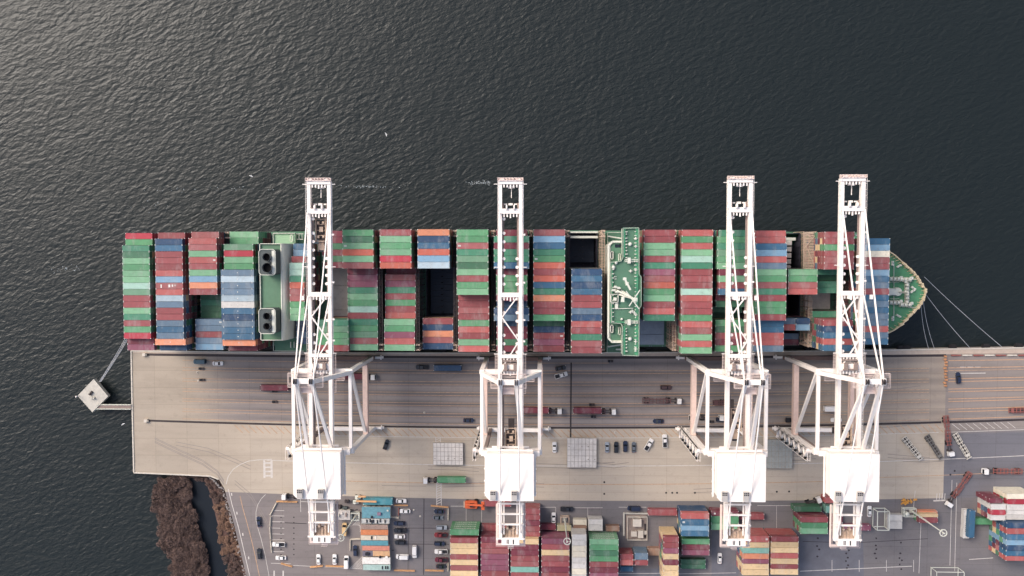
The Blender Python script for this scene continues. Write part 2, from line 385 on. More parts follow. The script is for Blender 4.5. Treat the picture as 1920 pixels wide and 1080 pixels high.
for k in range(8): mk.ribbon([G(656+k*3, 1066), G(680, 1043+k*3)], .18, .018)
for x, y0, y1 in ((1716, 920, 960), (1727, 975, 1075), (1785, 900, 1060), (1794, 905, 1070)): mk.ribbon([G(x, y0), G(x-4, y1)], .22, .018)
mk.ribbon([G(x, 1071-(x-1500)*.045) for x in range(1500, 1735, 30)], .3, .018)
for x in (1560, 1611, 1662, 1713): mk.ribbon([G(x, 1050), G(x, 1072)], .22, .018)
for y, x0, x1 in ((949, 845, 930), (951, 1000, 1042), (952, 1064, 1130), (951, 1160, 1212), (948, 1420, 1488)): mk.ribbon([G(x0, y), G(x1, y)], .2, .018)
for x, y0, y1 in ((903, 949, 980), (874, 950, 980), (1042, 951, 966), (1102, 952, 972), (1456, 948, 990)): mk.ribbon([G(x, y0), G(x, y1)], .15, .018)
mk.ribbon([G(1060, 1076), G(1240, 1075)], .2, .018); mk.ribbon([G(1270, 1076), G(1380, 1074)], .2, .018)
mk.ribbon([G(1817, 1049), G(1862, 1046)], .3, .018)
mk.ribbon([G(1750, 939), G(1773, 938)], .6, .018)
for k in range(4): mk.ribbon([G(1756+k*5, 937-k*.3), G(1757+k*5, 925)], .3, .022)
for k in range(3): mk.ribbon([G(1800+k*14, 688.5), G(1811+k*14, 688.5)], .35, .018)
mk.ribbon([G(1800, 700), G(1848, 699.5)], .35, .022)
struct(mk.build('white_markings', M_wl))
mk = MB(); mk.ribbon([G(*p) for p in [(450, 930), (455, 952), (463, 980), (471, 1010), (478, 1040), (487, 1083), (520, 1240)]], .3, .018)
struct(mk.build('road_centre_line', M_or))
mk = MB()
mk.ribbon([G(1071, 680), G(1070, 822)], .6, .018)
for x, y in ((1133, 904), (1133, 926), (1249, 924), (1260.5, 924), (1269.5, 924), (1303, 924), (1456.5, 922), (1479.5, 921.5), (1782, 890), (1790, 883)):
    g_ = G(x, y); mk.sheet([(g_[0]+.45*math.cos(k*.785), g_[1]+.45*math.sin(k*.785)) for k in range(8)], .022)
mk.ribbon([G(534, 980), G(575, 982)], .3, .018)
mk.ribbon([G(795, 935), G(794, 1078)], .3, .018); mk.ribbon([G(766, 1000), G(765, 1070)], .2, .018)
for y in (990, 1020): mk.ribbon([G(745, y), G(842, y+.5)], .22, .026)
for x in (527, 551):
    for y in range(970, 1045, 10): mk.ribbon([G(x-1.2, y), G(x+1.2, y)], .5, .018)
random.seed(3)
for x0 in (1534, 1589, 1641, 1688):
    for k in range(9):
        y = 1010+k*7+random.uniform(-2, 2)
        if random.random() < .7: g_ = G(x0+random.uniform(-3, 3), y); mk.sheet([(g_[0]+.4*math.cos(j*.785)*random.uniform(.6, 1.5), g_[1]+.4*math.sin(j*.785)) for j in range(8)], .018)
mk.ribbon([G(1505, 1015), G(1600, 1018), G(1740, 1010)], .2, .018)
struct(mk.build('drains_and_joints', M_groove))
# wear: tyre curves
M_tyre = mat('tyre_wear', (146, 136, 129), var=.12, scale=.3)
tb = MB(); random.seed(17)
def tyre(pts, k=1, w=.24):
    for j in range(k):
        off = random.uniform(-5, 5)
        for q in (-1.0, 1.0):
            P_ = []
            for i in range(len(pts)-1):
                for t in (0, .25, .5, .75): P_.append((pts[i][0]+(pts[i+1][0]-pts[i][0])*t, pts[i][1]+(pts[i+1][1]-pts[i][1])*t+off+q*3.2))
            tb.ribbon([G(*p) for p in P_], w, .0045+random.uniform(0, .001))
tyre([(290, 826), (340, 850), (380, 868), (408, 888), (424, 912)], 2); tyre([(330, 830), (390, 842), (440, 862), (480, 880)], 1)
tyre([(440, 905), (470, 930), (500, 980), (520, 1030)], 1)
for k in range(9): x = random.uniform(430, 1500); y = random.uniform(838, 925); l = random.uniform(60, 240); tyre([(x, y), (x+l*.5, y+random.uniform(-5, 5)), (x+l, y+random.uniform(-12, 12))], 1)
for k in range(5): x = random.uniform(1600, 1720); y = random.uniform(690, 900); tyre([(x, y), (x+45, y+random.uniform(-5, 5)), (x+90, y+random.uniform(-12, 12))], 1)
struct(tb.build('tyre_marks', M_tyre))
# asphalt patches in the yard
M_patch = mat('asphalt_patch', (112, 111, 118), var=.14, scale=.2, dirt=.1)
M_patch2 = mat('asphalt_patch_pale', (136, 126, 124), var=.14, scale=.25, dirt=.2)
pb = MB(); pb.sheet([G(1498, 1083), G(1500, 1004), G(1618, 1001), G(1620, 1083)], .006); pb.sheet([G(1334, 1083), G(1335, 996), G(1392, 996), G(1384, 1083)], .006); pb.sheet([G(1160, 1083), G(1160, 1066), G(1240, 1066), G(1240, 1083)], .006)
struct(pb.build('dark_asphalt', M_patch))

# ---------------------------------------------------------------- marsh: banks, creek, scrub
M_mud = mat('marsh_mud', (108, 84, 76), var=.3, scale=.4, dirt=.4, rough=.95, bump=.5)
def blob(pts, z, name, m, h=1.2):
    b = MB(); P = [W(x, y, z) for x, y in pts]; cx = sum(p.x for p in P)/len(P); cy = sum(p.y for p in P)/len(P)
    b.prism([(p.x, p.y) for p in P][::-1], z-2, z, 0); return struct(b.build(name, m))
isl = [(296, 900), (345, 892), (360, 905), (358, 940), (366, 975), (378, 1010), (388, 1050), (392, 1100), (400, 1250), (350, 1250), (330, 1083), (322, 1050), (308, 1015), (303, 985), (292, 950)]
bank = [(345, 890), (395, 894), (411, 900), (421, 917), (428, 945), (440, 988), (452, 1040), (463, 1083), (492, 1250), (450, 1250), (433, 1083), (424, 1045), (416, 1010), (406, 975), (396, 930), (386, 905)]
cw = MB(); cw.sheet([(p.x, p.y) for p in (W(x, y, -4) for x, y in ((350, 895), (395, 895), (415, 1000), (428, 1090), (440, 1250), (395, 1250), (370, 1040), (352, 940)))][::-1], -3.97); struct(cw.build('creek', water_mat(.12, (.008, .011, .015, 1))))
blob(isl, -3.4, 'marsh_island', M_mud); blob(bank, -3.0, 'marsh_bank', M_mud)
M_bush = [mat('bare_twigs', (122, 101, 93), var=.4, scale=1.2, rough=.95), mat('dry_reeds', (160, 128, 108), var=.3, scale=1.2, rough=.95), mat('twigs_dark', (104, 86, 80), var=.35, scale=1.2, rough=.95)]
M_bark = mat('bark', (84, 70, 66), rough=.9)
def bush_mesh(seed, reed=False):
    rnd = random.Random(seed); b = MB(); lob = [(rnd.uniform(-.55, .55), rnd.uniform(-.55, .55), rnd.uniform(.55, .95), rnd.uniform(.35, .6)) for _ in range(7)]
    for _ in range(1500):
        lx, ly, lz, lr = rnd.choice(lob)
        th = rnd.uniform(0, 6.283); ph = math.acos(rnd.uniform(-.15, 1)); r = lr*rnd.uniform(.45, 1.0)**.5
        c = Vector((lx+r*math.sin(ph)*math.cos(th), ly+r*math.sin(ph)*math.sin(th), max(.05, lz+r*math.cos(ph)*.8)))
        s_ = rnd.uniform(.03, .085); q = Vector((rnd.uniform(-1, 1), rnd.uniform(-1, 1), rnd.uniform(-.5, 1))).normalized()
        u = q.cross(Vector((.3, .2, 1))).normalized(); v = q.cross(u)
        b.add([c-u*s_*1.6, c+v*s_*.7, c+u*s_*1.6, c-v*s_*.7], [(0, 1, 2, 3)])
    st = MB()
    for k in range(7):
        lx, ly, lz, lr = lob[k]; st.tube((lx*.1, ly*.1, 0), (lx*.6, ly*.6, lz), .035, .012, 5, 0, False)
    return b, st
bush_protos = []
for sd_ in range(4):
    b, st = bush_mesh(sd_+20); bush_protos.append((b.mesh('bush_crown', [M_bush[0]]), st.mesh('bush_stems', [M_bark])))
def bush(px, py, r, m, z, label, group, first=[0]):
    cm, sm_ = bush_protos[first[0] % 4]; first[0] += 1
    g_ = W(px, py, z); o = thing('bush', g_, label, 'bush', group, random.uniform(0, 6.28)); o.scale = (r, r, r*random.uniform(.6, .8))
    c = bpy.data.objects.new('crown', cm); C.objects.link(c); c.parent = o
    c.material_slots[0].link = 'OBJECT'; c.material_slots[0].material = m
    s_ = bpy.data.objects.new('stems', sm_); C.objects.link(s_); s_.parent = o
random.seed(11)
def inside(pt, poly):
    x, y = pt; c = False; n = len(poly)
    for i in range(n):
        x0, y0 = poly[i]; x1, y1 = poly[(i+1) % n]
        if (y0 > y) != (y1 > y) and x < (x1-x0)*(y-y0)/(y1-y0)+x0: c = not c
    return c
def fill(poly, n, sep, ymax=1090):
    out = []; tries = 0
    while len(out) < n and tries < 4000:
        tries += 1; p = (random.uniform(285, 470), random.uniform(888, ymax))
        if inside(p, poly) and all((p[0]-q[0])**2+(p[1]-q[1])**2 > sep*sep for q in out): out.append(p)
    return out
for i, p in enumerate(fill(isl, 120, 7.8)):
    bush(p[0], p[1], random.uniform(2.0, 3.3), random.choice([M_bush[0], M_bush[0], M_bush[2]]), -3.4, 'bare brown bush in the thicket between the open water and the creek', 'bushes on the marsh island')
for i, p in enumerate(fill([(a+(-2 if a > 410 else 3), b) for a, b in bank], 75, 6.5)):
    rd = 940 < p[1] < 1040 and random.random() < .75
    if rd: bush(p[0], p[1], random.uniform(1.2, 2.0), M_bush[1], -3.0, 'dry reddish bush between the creek and the yard road', 'dry bushes on the bank')
    else: bush(p[0], p[1], random.uniform(1.0, 1.8), M_bush[0], -3.0, 'bare brown bush between the creek and the yard road', 'brown bushes on the bank')
rk = MB(); random.seed(5)
for i in range(160):
    t = random.random()*4; k = int(t); e = [(395, 893), (421, 917), (440, 988), (463, 1083), (492, 1250)]
    a, b = e[k], e[k+1]; f = t-k; g_ = W(a[0]+(b[0]-a[0])*f-random.uniform(0, 4), a[1]+(b[1]-a[1])*f, -2); s_ = random.uniform(.25, .6)
    rk.cbox(g_.x, g_.y, -2.2+random.uniform(0, 1.2), s_*1.4, s_, s_)
o = rk.build('riprap', mat('riprap_stone', (150, 142, 138), var=.3, scale=2)); o['kind'] = 'stuff'; o['label'] = 'loose pale stones down the bank beside the yard road'; o['category'] = 'stones'
# foam flecks on the water
fo = MB(); random.seed(9)
for (cx, cy, rx, ry, n) in ((690, 350, 55, 3, 60), (897, 343, 26, 4, 80), (330, 355, 60, 8, 22), (125, 503, 40, 6, 40), (460, 355, 60, 6, 14), (290, 385, 40, 14, 16)):
    for _ in range(n):
        u, v = random.gauss(0, .5), random.gauss(0, .5); g_ = W(cx+u*rx, cy+v*ry-(u*rx*.5 if cx == 130 else 0), -4); s_ = random.uniform(.05, .20)
        a0 = random.uniform(0, 6.28); fo.sheet([(g_.x+s_*2.2*math.cos(k*1.05)*random.uniform(.4, 1), g_.y+s_*math.sin(k*1.05)*random.uniform(.4, 1)) for k in range(6)], -3.985)
o = fo.build('foam', mat('foam', (168, 176, 180), rough=.8)); o['kind'] = 'stuff'; o['label'] = 'thin flecks of foam drifting on the dark water'; o['category'] = 'foam'
for (x, y, a, lb) in ((724, 252, .4, 'white gull over the open water above the second crane'), (471, 330, 1.2, 'white gull over the water left of the leftmost crane tip'), (231, 795, 2, 'white gull over the water below the walkway')):
    g_ = W(x, y, 6); b = MB(); b.tube((-.35, 0, 0), (.1, 0, .02), .06, .13, 6); b.tube((.1, 0, .02), (.42, 0, .02), .13, .04, 6)
    for s_ in (-1, 1): b.add([(.15, .08*s_, .06), (-.12, .08*s_, .06), (-.1, .55*s_, .2), (.18, .5*s_, .2), (-.25, 1.0*s_, .1)], [(0, 1, 2, 3), (3, 2, 4)])
    gb = b.build('gull', mat('feathers', (240, 240, 240))); gb.location = g_; gb.rotation_euler[2] = a; tag(gb, lb, 'gull', 'gulls over the water')

# ---------------------------------------------------------------- containers
CAND = []      # every container that could be seen from above: dicts
LOW = MB()     # the containers beneath them
HT = 2.75; ZD = 13.25
def cont_mesh(L, n, split=0, marks=0):
    b = MB(); h = 2.62; w = 2.42
    # walls with shallow corrugation pockets, roof a little below the top rails
    b.box(-L/2+.12, L/2-.12, -w/2+.03, w/2-.03, .1, h-.05)
    for s_ in (-1, 1):
        b.box(-L/2, L/2, s_*(w/2-.06)-.06, s_*(w/2-.06)+.06, h-.14, h)
        b.box(-L/2, L/2, s_*(w/2-.06)-.06, s_*(w/2-.06)+.06, 0, .16)
        b.box(s_*(L/2-.07)-.07, s_*(L/2-.07)+.07, -w/2+.12, w/2-.12, h-.13, h-.01)
        b.box(s_*(L/2-.07)-.07, s_*(L/2-.07)+.07, -w/2+.12, w/2-.12, 0, .15)
        for t in (-1, 1): b.box(s_*(L/2-.09)-.08, s_*(L/2-.09)+.08, t*(w/2-.09)-.08, t*(w/2-.09)+.08, .16, h-.16)
    for k in range(n):                                       # roof bows
        x = -L/2+.6+(L-1.2)*k/(n-1); b.box(x-.09, x+.09, -w/2+.14, w/2-.14, h-.06, h-.035)
        for s_ in (-1, 1): b.box(x-.12, x+.12, s_*(w/2-.02)-.02, s_*(w/2-.02)+.012, .2, h-.2)
    for x in (L/2-.25,):                                     # door bars at one end
        for y in (-.8, -.3, .3, .8): b.tube((x+.16, y, .2), (x+.16, y, h-.2), .03, n=5)
    cx = 6.0 if L > 12 else L/2-.12
    for s_ in (-1, 1):
        for t in (-1, 1):
            for z in (0, h-.14): b.box(s_*cx-.13, s_*cx+.13, t*(w/2-.13)-.11, t*(w/2-.13)+.13, z, z+.15, 1)
    if split: b.cbox(0, 0, h+.02, .34, .34, .06, 1)
    if marks == 1:
        for k in range(4): b.box(L/2-1.6+k*.28, L/2-1.42+k*.28, -.35, .35, h-.03, h-.01, 1)
    if marks == 2:
        for k, (x, l) in enumerate(((-3.9, .5), (-.4, .8), (1.1, .6), (2.4, .3))): b.box(x, x+l, -.8+.2*k, .5, h-.03, h-.015, 1)
    if marks == 3:
        b.box(-L/2+1.2, -L/2+2.0, -.5, .3, h-.03, h-.015, 1); b.box(L/2-3.2, L/2-2.9, -.4, .6, h-.03, h-.015, 1)
    return b.mesh('container', [PROTO, M_cast])
CM = {40: cont_mesh(12.19, 14), 45: cont_mesh(13.7, 16, 1), 20: cont_mesh(6.06, 8)}
CMV = [cont_mesh(12.19, 14, 0, k) for k in (1, 2, 3)]
CL = {40: 12.19, 45: 13.7, 20: 6.06}
def low_box(x0, x1, y0, y1, z0, z1, k):
    LOW.box(x0, x1, y0, y1, z0, z1, KEYS.index(k))
    for X in (x0+.1, x1-.1):
        for Y in (y0+.12, y1-.12): LOW.box(X-.11, X+.11, Y-.13, Y+.13, z1-.13, z1+.02, len(KEYS))
def cand(x0, x1, yc, w, z, k, typ, lab, grp, score, ry=0): CAND.append(dict(x0=x0, x1=x1, y=yc, w=w, z=z, k=k, t=typ, lab=lab, g=grp, s=score))
ORD = 'first second third fourth fifth sixth seventh eighth ninth tenth eleventh twelfth thirteenth fourteenth fifteenth sixteenth seventeenth eighteenth nineteenth'.split()
BAYS = [  # x0, x1, ytop, ybot (of 19 rows, at z 38), type, visible share, phrase, rows
 (230.4, 281.0, 436.4, 658.6, 40, 1, 'in the sternmost bay', 'r5:1 g1:1 g4 g3 g2 g1 g2 g2 g5 g6 r1 r1 g2 g4 r1 g1 r5 r3:1 k:1'),
 (291.8, 342.9, 435.6, 659.0, 40, 1, 'in the second bay from the stern', 'r1:1 b1 b2 r1 r1 r1 r2 b3 r4 r2 b5 b4 r1 r1 b4 b2 b4 o1* b1:1'),
 (354.7, 407.0, 434.1, 659.3, 40, 1, 'in the third bay from the stern', 'r4:1 r2 r4 g2 r2 r1 g2 b3 o1 r1 g3:4 g4:4 g3:4 g3:4 b4:2 b4:2 r1:2 b4:2 b3:2'),  # shade on the four sunken greens is put into their paint codes
 (417.6, 472.8, 433.2, 661.0, 40, 1, 'in the bay behind the funnels', 'g2:3 g1:3 g6:.6 r5:.6 g2:.6 g1:.6 b4* b5* b4* b4* b5* w1* b2* b1* b4* b2* b2* o1*:.3 r3:2'),
 (543.0, 570.5, 432.0, 661.5, 20, .45, 'in the short bay in front of the funnels', '_ _ b2:2 b3:2 r1:1 g5 g5 g4 r6 r4 r4 g1 g2 g2 b4:3 b1:3 b4:3 b1:3 _'),
 (588.0, 646.5, 431.0, 662.0, 40, .35, 'in the bay under the leftmost crane boom', 'r3:5 r3:5 g3:5 r3:5 g3:5 r3:5 _ _ _ _ _ _ _ _ g4:2 g6:2 g1:2 g1:2 r1:2'),
 (642.7, 700.4, 430.4, 661.8, 40, 1, 'in the bay right of the leftmost crane boom', 'g1 g3 g2 r6 g2 r4 r3:3 k:3 k:3 g4:3 g2:3 g1:3 g5:3 r1:3 g4:3 g1:3 g6:3 r4:3 g2:3'),
 (712.6, 771.4, 429.8, 662.5, 40, 1, 'two bays right of the leftmost crane boom', 'r1 g2 g1 g2 r5 r6 r3:5 r4:4 k:4 g4:4 r1:4 g1:4 r1:4 r2:4 g2:3 g1:3 k:3 r2:3 g2:3'),
 (783.2, 842.7, 429.5, 662.8, 40, 1, 'in the open-hold bay left of centre', 'o1 b1 b2 r6 b3 b5 # # # # # # # # r1:5 b1:5 o1:5 r4:5 b1:5'),
 (856.4, 915.4, 430.0, 663.2, 40, 1, 'in the bay left of the second crane boom', 'g1 g1 r4 g4 g6 g3 g2 r1 g1 g2 r1:2 r1:2 r4:2 r1:2 g1:2 r2:2 r1:2 g2:2 r2:2'),
 (929.6, 988.4, 430.0, 663.0, 40, .5, 'in the bay under the second crane boom', 'r3:1 g4* r3* g4* g4* b2* r3:1 g1:1 g1:1 g1:1 r3:1 b1:2 b1* b4* b1:2 r3:2 r3:2 g3:2 r3:2'),
 (1000.0, 1059.3, 430.0, 663.0, 40, 1, 'in the bay right of the second crane boom', 'r4 b3 b2 g4 g1 r6 r1 r6 b2 g4 o1 r1 r1 g1 g3:2 b1:2 r1:2 k:2 r1:2'),  # sunken green row: its shade is painted in as dark green
 (1071.6, 1128.8, 430.2, 662.8, 40, 1, 'in the bay behind the bridge', '# # # # # # b1 b2 b1 b2 r1 r1 b4 b1 r2 r1 g4 r4 r1'),
 (1206.8, 1265.6, 430.5, 662.8, 40, 1, 'in the bay in front of the bridge', 'r1 r1 g2 g2 r1 g4 k r4 r6 g1 g2 r1 r2 g4 _ _ _ _ _'),
 (1277.8, 1335.8, 430.5, 663.3, 40, 1, 'in the second bay in front of the bridge', 'r2 g1 r2 g2 g5 g4 r1 r1 r1 g5 r2 r1 r1 g1 r2 r4 g2 r2 g2'),
 (1348.0, 1404.5, 431.0, 662.8, 40, .55, 'in the bay under the third crane boom', 'g4 g1* g4* g6* g1* g2* r3 g2 r1 b2 r3:2 g3:2 g3:4 g3:6 g1:2 g3:2 r1:2 r3:2 g1:2'),
 (1417.4, 1474.5, 432.0, 661.2, 40, .85, 'in the bay right of the third crane boom', 'r2:.6 r2:.6 b2 b3 r2 b4 g2 g1 r4 g4 r1 g1 g1 r1 b2:1 b2:1 r2:1 r2:1 b4:1'),
 (1481.5, 1537.0, 433.0, 660.5, 40, 1, 'in the half-empty bay near the bow', '# # # # # # g2:1 g1:1 r4:1 r2:1 # # # # b4/b1:4 r2/b3:4 # b4:9 r3:9'),
 (1544.7, 1600.5, 434.3, 658.4, 40, .5, 'in the bay under the rightmost crane boom', 'r1 r1 g1 r1 r4 r1 g4:4 g3:5 g4:4 g4:4 _ _ _ g4:5 r1 b1 b2 r2 b2'),
 (1610.0, 1667.3, 434.8, 658.0, 40, .8, 'in the foremost bay by the bow', '_ b2 b3 c1 r4 r1 b3 b2 b4 r1 b2 b4 b2 b4 b4 r2 b4 b2 _')]
bayW = []; HOLES = []
random.seed(21)
LK = ['r1', 'r1', 'r3', 'r2', 'g1', 'g1', 'g3', 'g4', 'b1', 'b2', 'r3', 'g3', 't1', 'r4']
for bi, (px0, px1, pt, pb_, typ, vis, phrase, rows) in enumerate(BAYS):
    ym = (pt+pb_)/2; z = 38.0
    if bi == 19: z = 35.3
    x0 = W(px0, ym, z).x; x1 = W(px1, ym, z).x; xc = (x0+x1)/2; pxc = (px0+px1)/2
    yt = W(pxc, pt, z).y; yb = W(pxc, pb_, z).y; pit = (yt-yb)/19
    bayW.append((x0, x1, yt, yb, typ))
    toks = rows.split(); assert len(toks) == 19, (bi, len(toks))
    tops = {}
    for r, tk in enumerate(toks):
        yc = yt-pit*(r+.5)
        if tk in '_#': continue
        lv = 0.0
        if ':' in tk: tk, q = tk.split(':'); lv = float(q)
        t45 = tk.endswith('*'); tk = tk.rstrip('*'); ty = 45 if t45 else typ
        zt = z-HT*lv; halves = tk.split('/')
        segs = [(x0, x1)] if len(halves) == 1 else [(x0, xc-.1), (xc+.1, x1)]
        for hi, (k, (a, b)) in enumerate(zip(halves, segs)):
            tt = 20 if len(halves) == 2 else ty
            if t45: ex = .75*(x1-x0)/12.19; a -= ex; b += ex
            side = '' if len(halves) == 1 else (', left half', ', right half')[hi]
            lab = '%s container, %s from the water%s, %s' % (CC[k][0], ORD[r], side, phrase)
            if t45: lab = lab.replace(' container', ' overlength container')
            cand(a, b, yc, pit-.09, zt-HT, k, tt, lab, 'containers stacked on the ship deck', vis*(1 if lv < 3 else .45)*(b-a))
            zb = zt-HT; n = 1; base = ZD if not (bi == 17 and r >= 14) else 0.5
            while zb-HT >= base-.3 and n < 9:
                zl = zb-HT; kk = random.choice(LK)
                if n < 3 and random.random() < .5: kk = k
                low_box(a, b, yc-(pit-.09)/2, yc+(pit-.09)/2, zl, zb-.12, kk); zb = zl; n += 1
# ---------------------------------------------------------------- yard containers
def col(px0, px1, y0, pys, tiers, keys, typ=40, vis=1, phrase='', text=0, north=None):
    """px0..px1 and the row edges y0, pys are read at the top of the stack."""
    z = tiers*HT; ed = [y0]+pys
    ym = (ed[0]+ed[-1])/2; x0 = W(px0, ym, z).x; x1 = W(px1, ym, z).x
    for i, k in enumerate(keys):
        if k == '_': continue
        ya = W((px0+px1)/2, ed[i], z).y; yb = W((px0+px1)/2, ed[i+1], z).y; w = abs(ya-yb)-.12
        lab = '%s container, %s' % (CC[k][0], phrase) if len(keys) == 1 else '%s container, %s from the quay %s' % (CC[k][0], ORD[i], phrase)
        cand(x0, x1, (ya+yb)/2, w, z-HT, k, typ, lab, 'containers stacked in the yard', 20+vis*(x1-x0))
        for n in range(1, tiers):
            low_box(x0, x1, (ya+yb)/2-w/2, (ya+yb)/2+w/2, z-HT*(n+1), z-HT*n-.12, (north or k) if i == 0 else random.choice([k, random.choice(LK)]))
def rows(y0, step, n): return [y0+step*(i+1) for i in range(n)]
col(843.5, 897.5, 992.5, [1004], 4, ['g1'], phrase='end of the leftmost yard block, lettering on its side')
col(844, 896, 1008.5, rows(1008.5, 10.3, 8), 4, 'r1 t1 t1 r1 t1 r4 t1 r2'.split(), phrase='in the leftmost yard block')
col(903, 953, 984, [996], 1, ['r1'], phrase='alone on the ground behind the second crane tail')
col(901.5, 954, 1007, rows(1007, 10.6, 8), 4, 'r3 r1 r4 k k k r1 r1'.split(), phrase='in the second yard block from the left')
col(984.5, 1012.5, 953.5, [964.5, 975.5, 986.5, 997.5, 1006.5], 3, 'r1 r1 r3 r1 r1'.split(), typ=20, phrase='in the crimson stack beside the second crane tail')
col(957.5, 1010, 1010.5, rows(1010.5, 10.5, 8), 4, 't1 r3 r3 r1 r4 m1 r1 r1'.split(), phrase='in the yard block under the second crane tail')
col(1015.2, 1067.5, 1010, rows(1010, 10.6, 8), 4, 'k r1 t1 r4 r1 r3 r1 r1'.split(), phrase='in yard block right of the second crane')
col(1014, 1042, 983, [994], 1, ['r3'], typ=20, phrase='low one behind the yard block right of the second crane')
col(1072.5, 1099.5, 1002, rows(1002, 10.8, 8), 4, 'w1 w1 c1 c1 w1 w1 c1 w1'.split(), typ=20, phrase='in the pale short block')
col(1044.5, 1071, 984.5, [996], 1, ['y1'], typ=20, phrase='short, next to the tall lamp mast base')
col(1074.5, 1100, 974, [984.5, 995], 1, ['c1', 't2'], typ=20, phrase='short, behind the pale short block')
col(1103.5, 1130, 974, [984, 995.5], 2, ['w1', 'w1'], typ=20, phrase='short, behind the green yard block')
col(1136, 1161.5, 986, [996.5], 1, ['t2'], typ=20, phrase='short and rusty, left of the fenced switchgear')
col(1105.5, 1159.5, 1011, rows(1011, 10.6, 8), 4, 'g2 g1 g3 g1 r1 r3 k r1'.split(), phrase='in the green yard block')
col(1162.5, 1187.5, 1039, [1049.5, 1060.5], 3, ['r1', 'r2'], typ=20, phrase='in the short stack left of the blue one')
col(1190, 1215, 1037, [1050, 1060.5], 3, ['b4', 'r1'], typ=20, phrase='in the short blue stack')
col(1163, 1187, 1062, [1072], 1, ['b2'], typ=20, phrase='short, on the ground below the red short stack')
col(1214.5, 1240.5, 1028, [1042], 1, ['t2'], typ=20, phrase='low short one right of the blue short stack')
col(1244, 1272.5, 1006.5, rows(1006.5, 10.7, 8), 5, 'r1 r1 k t1 r3 t1 t1 t1'.split(), typ=20, phrase='in the narrow tan and mauve block', north='t1')
col(1215.5, 1269.5, 955, [967], 1, ['r1'], phrase='alone right of the black pickup at the switchgear')
col(1277.5, 1329.5, 961.5, [973.5, 985.5, 995.5, 1006], 4, 'r2 b2 b3 b2'.split(), phrase='in the stack with blue ones', north='b1')
col(1278.5, 1330.5, 1010.5, [1021, 1031.5, 1041.5], 3, 'g1 r3 k'.split(), phrase='in the stack below the blue ones', north='g1')
col(1276.5, 1323, 1049, [1058, 1067], 1, 'g3 g3'.split(), phrase='low down below the maroon ones')
col(1333.5, 1385, 958, [968, 982, 994], 2, 'r3 g1 g2'.split(), vis=.6, phrase='in the stack beside the third crane tail')
col(1380, 1433, 963, [974.5], 1, ['r1'], vis=.6, phrase='on the ground behind the third crane tail')
col(1392.5, 1442, 1005, [1017, 1027.5, 1038, 1048.5, 1057.5, 1068, 1079], 4, 'r2 t1 m1 o1 k t1 t1'.split(), phrase='in the tan block under the third crane tail', north='r2')
col(1445.5, 1497, 1006, [1016.5, 1027, 1037, 1047.5, 1058, 1067, 1078], 4, 'r1 t1 t1 r2 t1 r1 t1'.split(), phrase='in the tan block right of third crane tail', north='r2')
col(1489.5, 1540.5, 950, [960], 2, ['g3'], phrase='nearest the quay left of the rightmost crane tail')
col(1501.5, 1552.5, 969, [980, 990.5, 1001.5], 4, 'r1 g1 g2'.split(), phrase='in the stack left of the rightmost crane tail', north='r3')
col(1547, 1569, 932.5, [944], 2, ['r2'], typ=20, vis=.5, phrase='short, just behind the rightmost crane machine house')
col(1549, 1568, 949, [962], 2, ['m1'], typ=20, vis=.5, phrase='short, beside the rightmost crane tail')
col(1555, 1633, 984, [995], 1, ['k'], typ=45, vis=.5, phrase='on the ground under the rightmost crane tail')
col(1557, 1580, 967, [981, 996], 1, ['r3', 'r3'], typ=20, vis=.5, phrase='under the rightmost crane tail')
col(1664.5, 1692, 965, [977, 992], 1, ['w1', 'w1'], typ=20, phrase='short, right of the empty white frame')
col(1721, 1758, 958, [965.5], 1, ['o1'], typ=20, phrase='at the lamp mast near the right')
col(1723.5, 1759, 964, [970, 981], 2, ['t1', 'r1'], typ=20, phrase='in the short stack at the right lamp mast', north='r1')
col(1855, 1881, 935, [944], 4, ['r3'], typ=20, phrase='short, at the corner of the white reefer stack')
col(1858, 1886, 945, [956, 966, 976], 4, 'w1 r5 w1'.split(), typ=20, phrase='short, in the white and red stack')
col(1888, 1940, 926, [936, 946, 957, 965.5, 975], 4, 'c1 r5 w1 w1 w1'.split(), phrase='in the white stack at right edge')
col(1887, 1943, 980, [991, 1002, 1013, 1023, 1033, 1043, 1052], 5, 'b1 r2 b2 b3 b1 b2 r2'.split(), phrase='in the blue stack at the right edge', north='b1')
col(1824, 1875, 972, [984], 1, ['g1'], phrase='lying low between the standing blue one and the blue stack')
# left yard offices made of containers
col(680.5, 735.5, 934, [947], 1, ['q1'], phrase='nearest the quay in the row of yard offices')
# ---- build the individual ones
CAND.sort(key=lambda c: -c['s'])
LIMIT = 300
seen = {}
cam_objs = []
for i, c in enumerate(CAND):
    if i < LIMIT:
        o = bpy.data.objects.new('shipping_container', CMV[i % 3] if c['t'] == 40 and random.random() < .05 else CM[c['t']]); C.objects.link(o)
        o.location = ((c['x0']+c['x1'])/2, c['y'], c['z']); o.scale = ((c['x1']-c['x0'])/CL[c['t']], c['w']/2.42, 1)
        if random.random() < .5: o.rotation_euler[2] = math.pi
        o.material_slots[0].link = 'OBJECT'; o.material_slots[0].material = cmat(c['k'])
        tag(o, c['lab'].replace(', nearest', ' nearest'), 'container', c['g'])
    else:
        low_box(c['x0'], c['x1'], c['y']-c['w']/2, c['y']+c['w']/2, c['z'], c['z']+2.62, c['k'])
o = LOW.build('shipping_container', [cmat(k) for k in KEYS]+[M_cast]); o['kind'] = 'stuff'; o['label'] = 'mixed red, green and blue containers filling the stacks below the topmost ones'; o['category'] = 'containers'
print('containers', len(CAND))

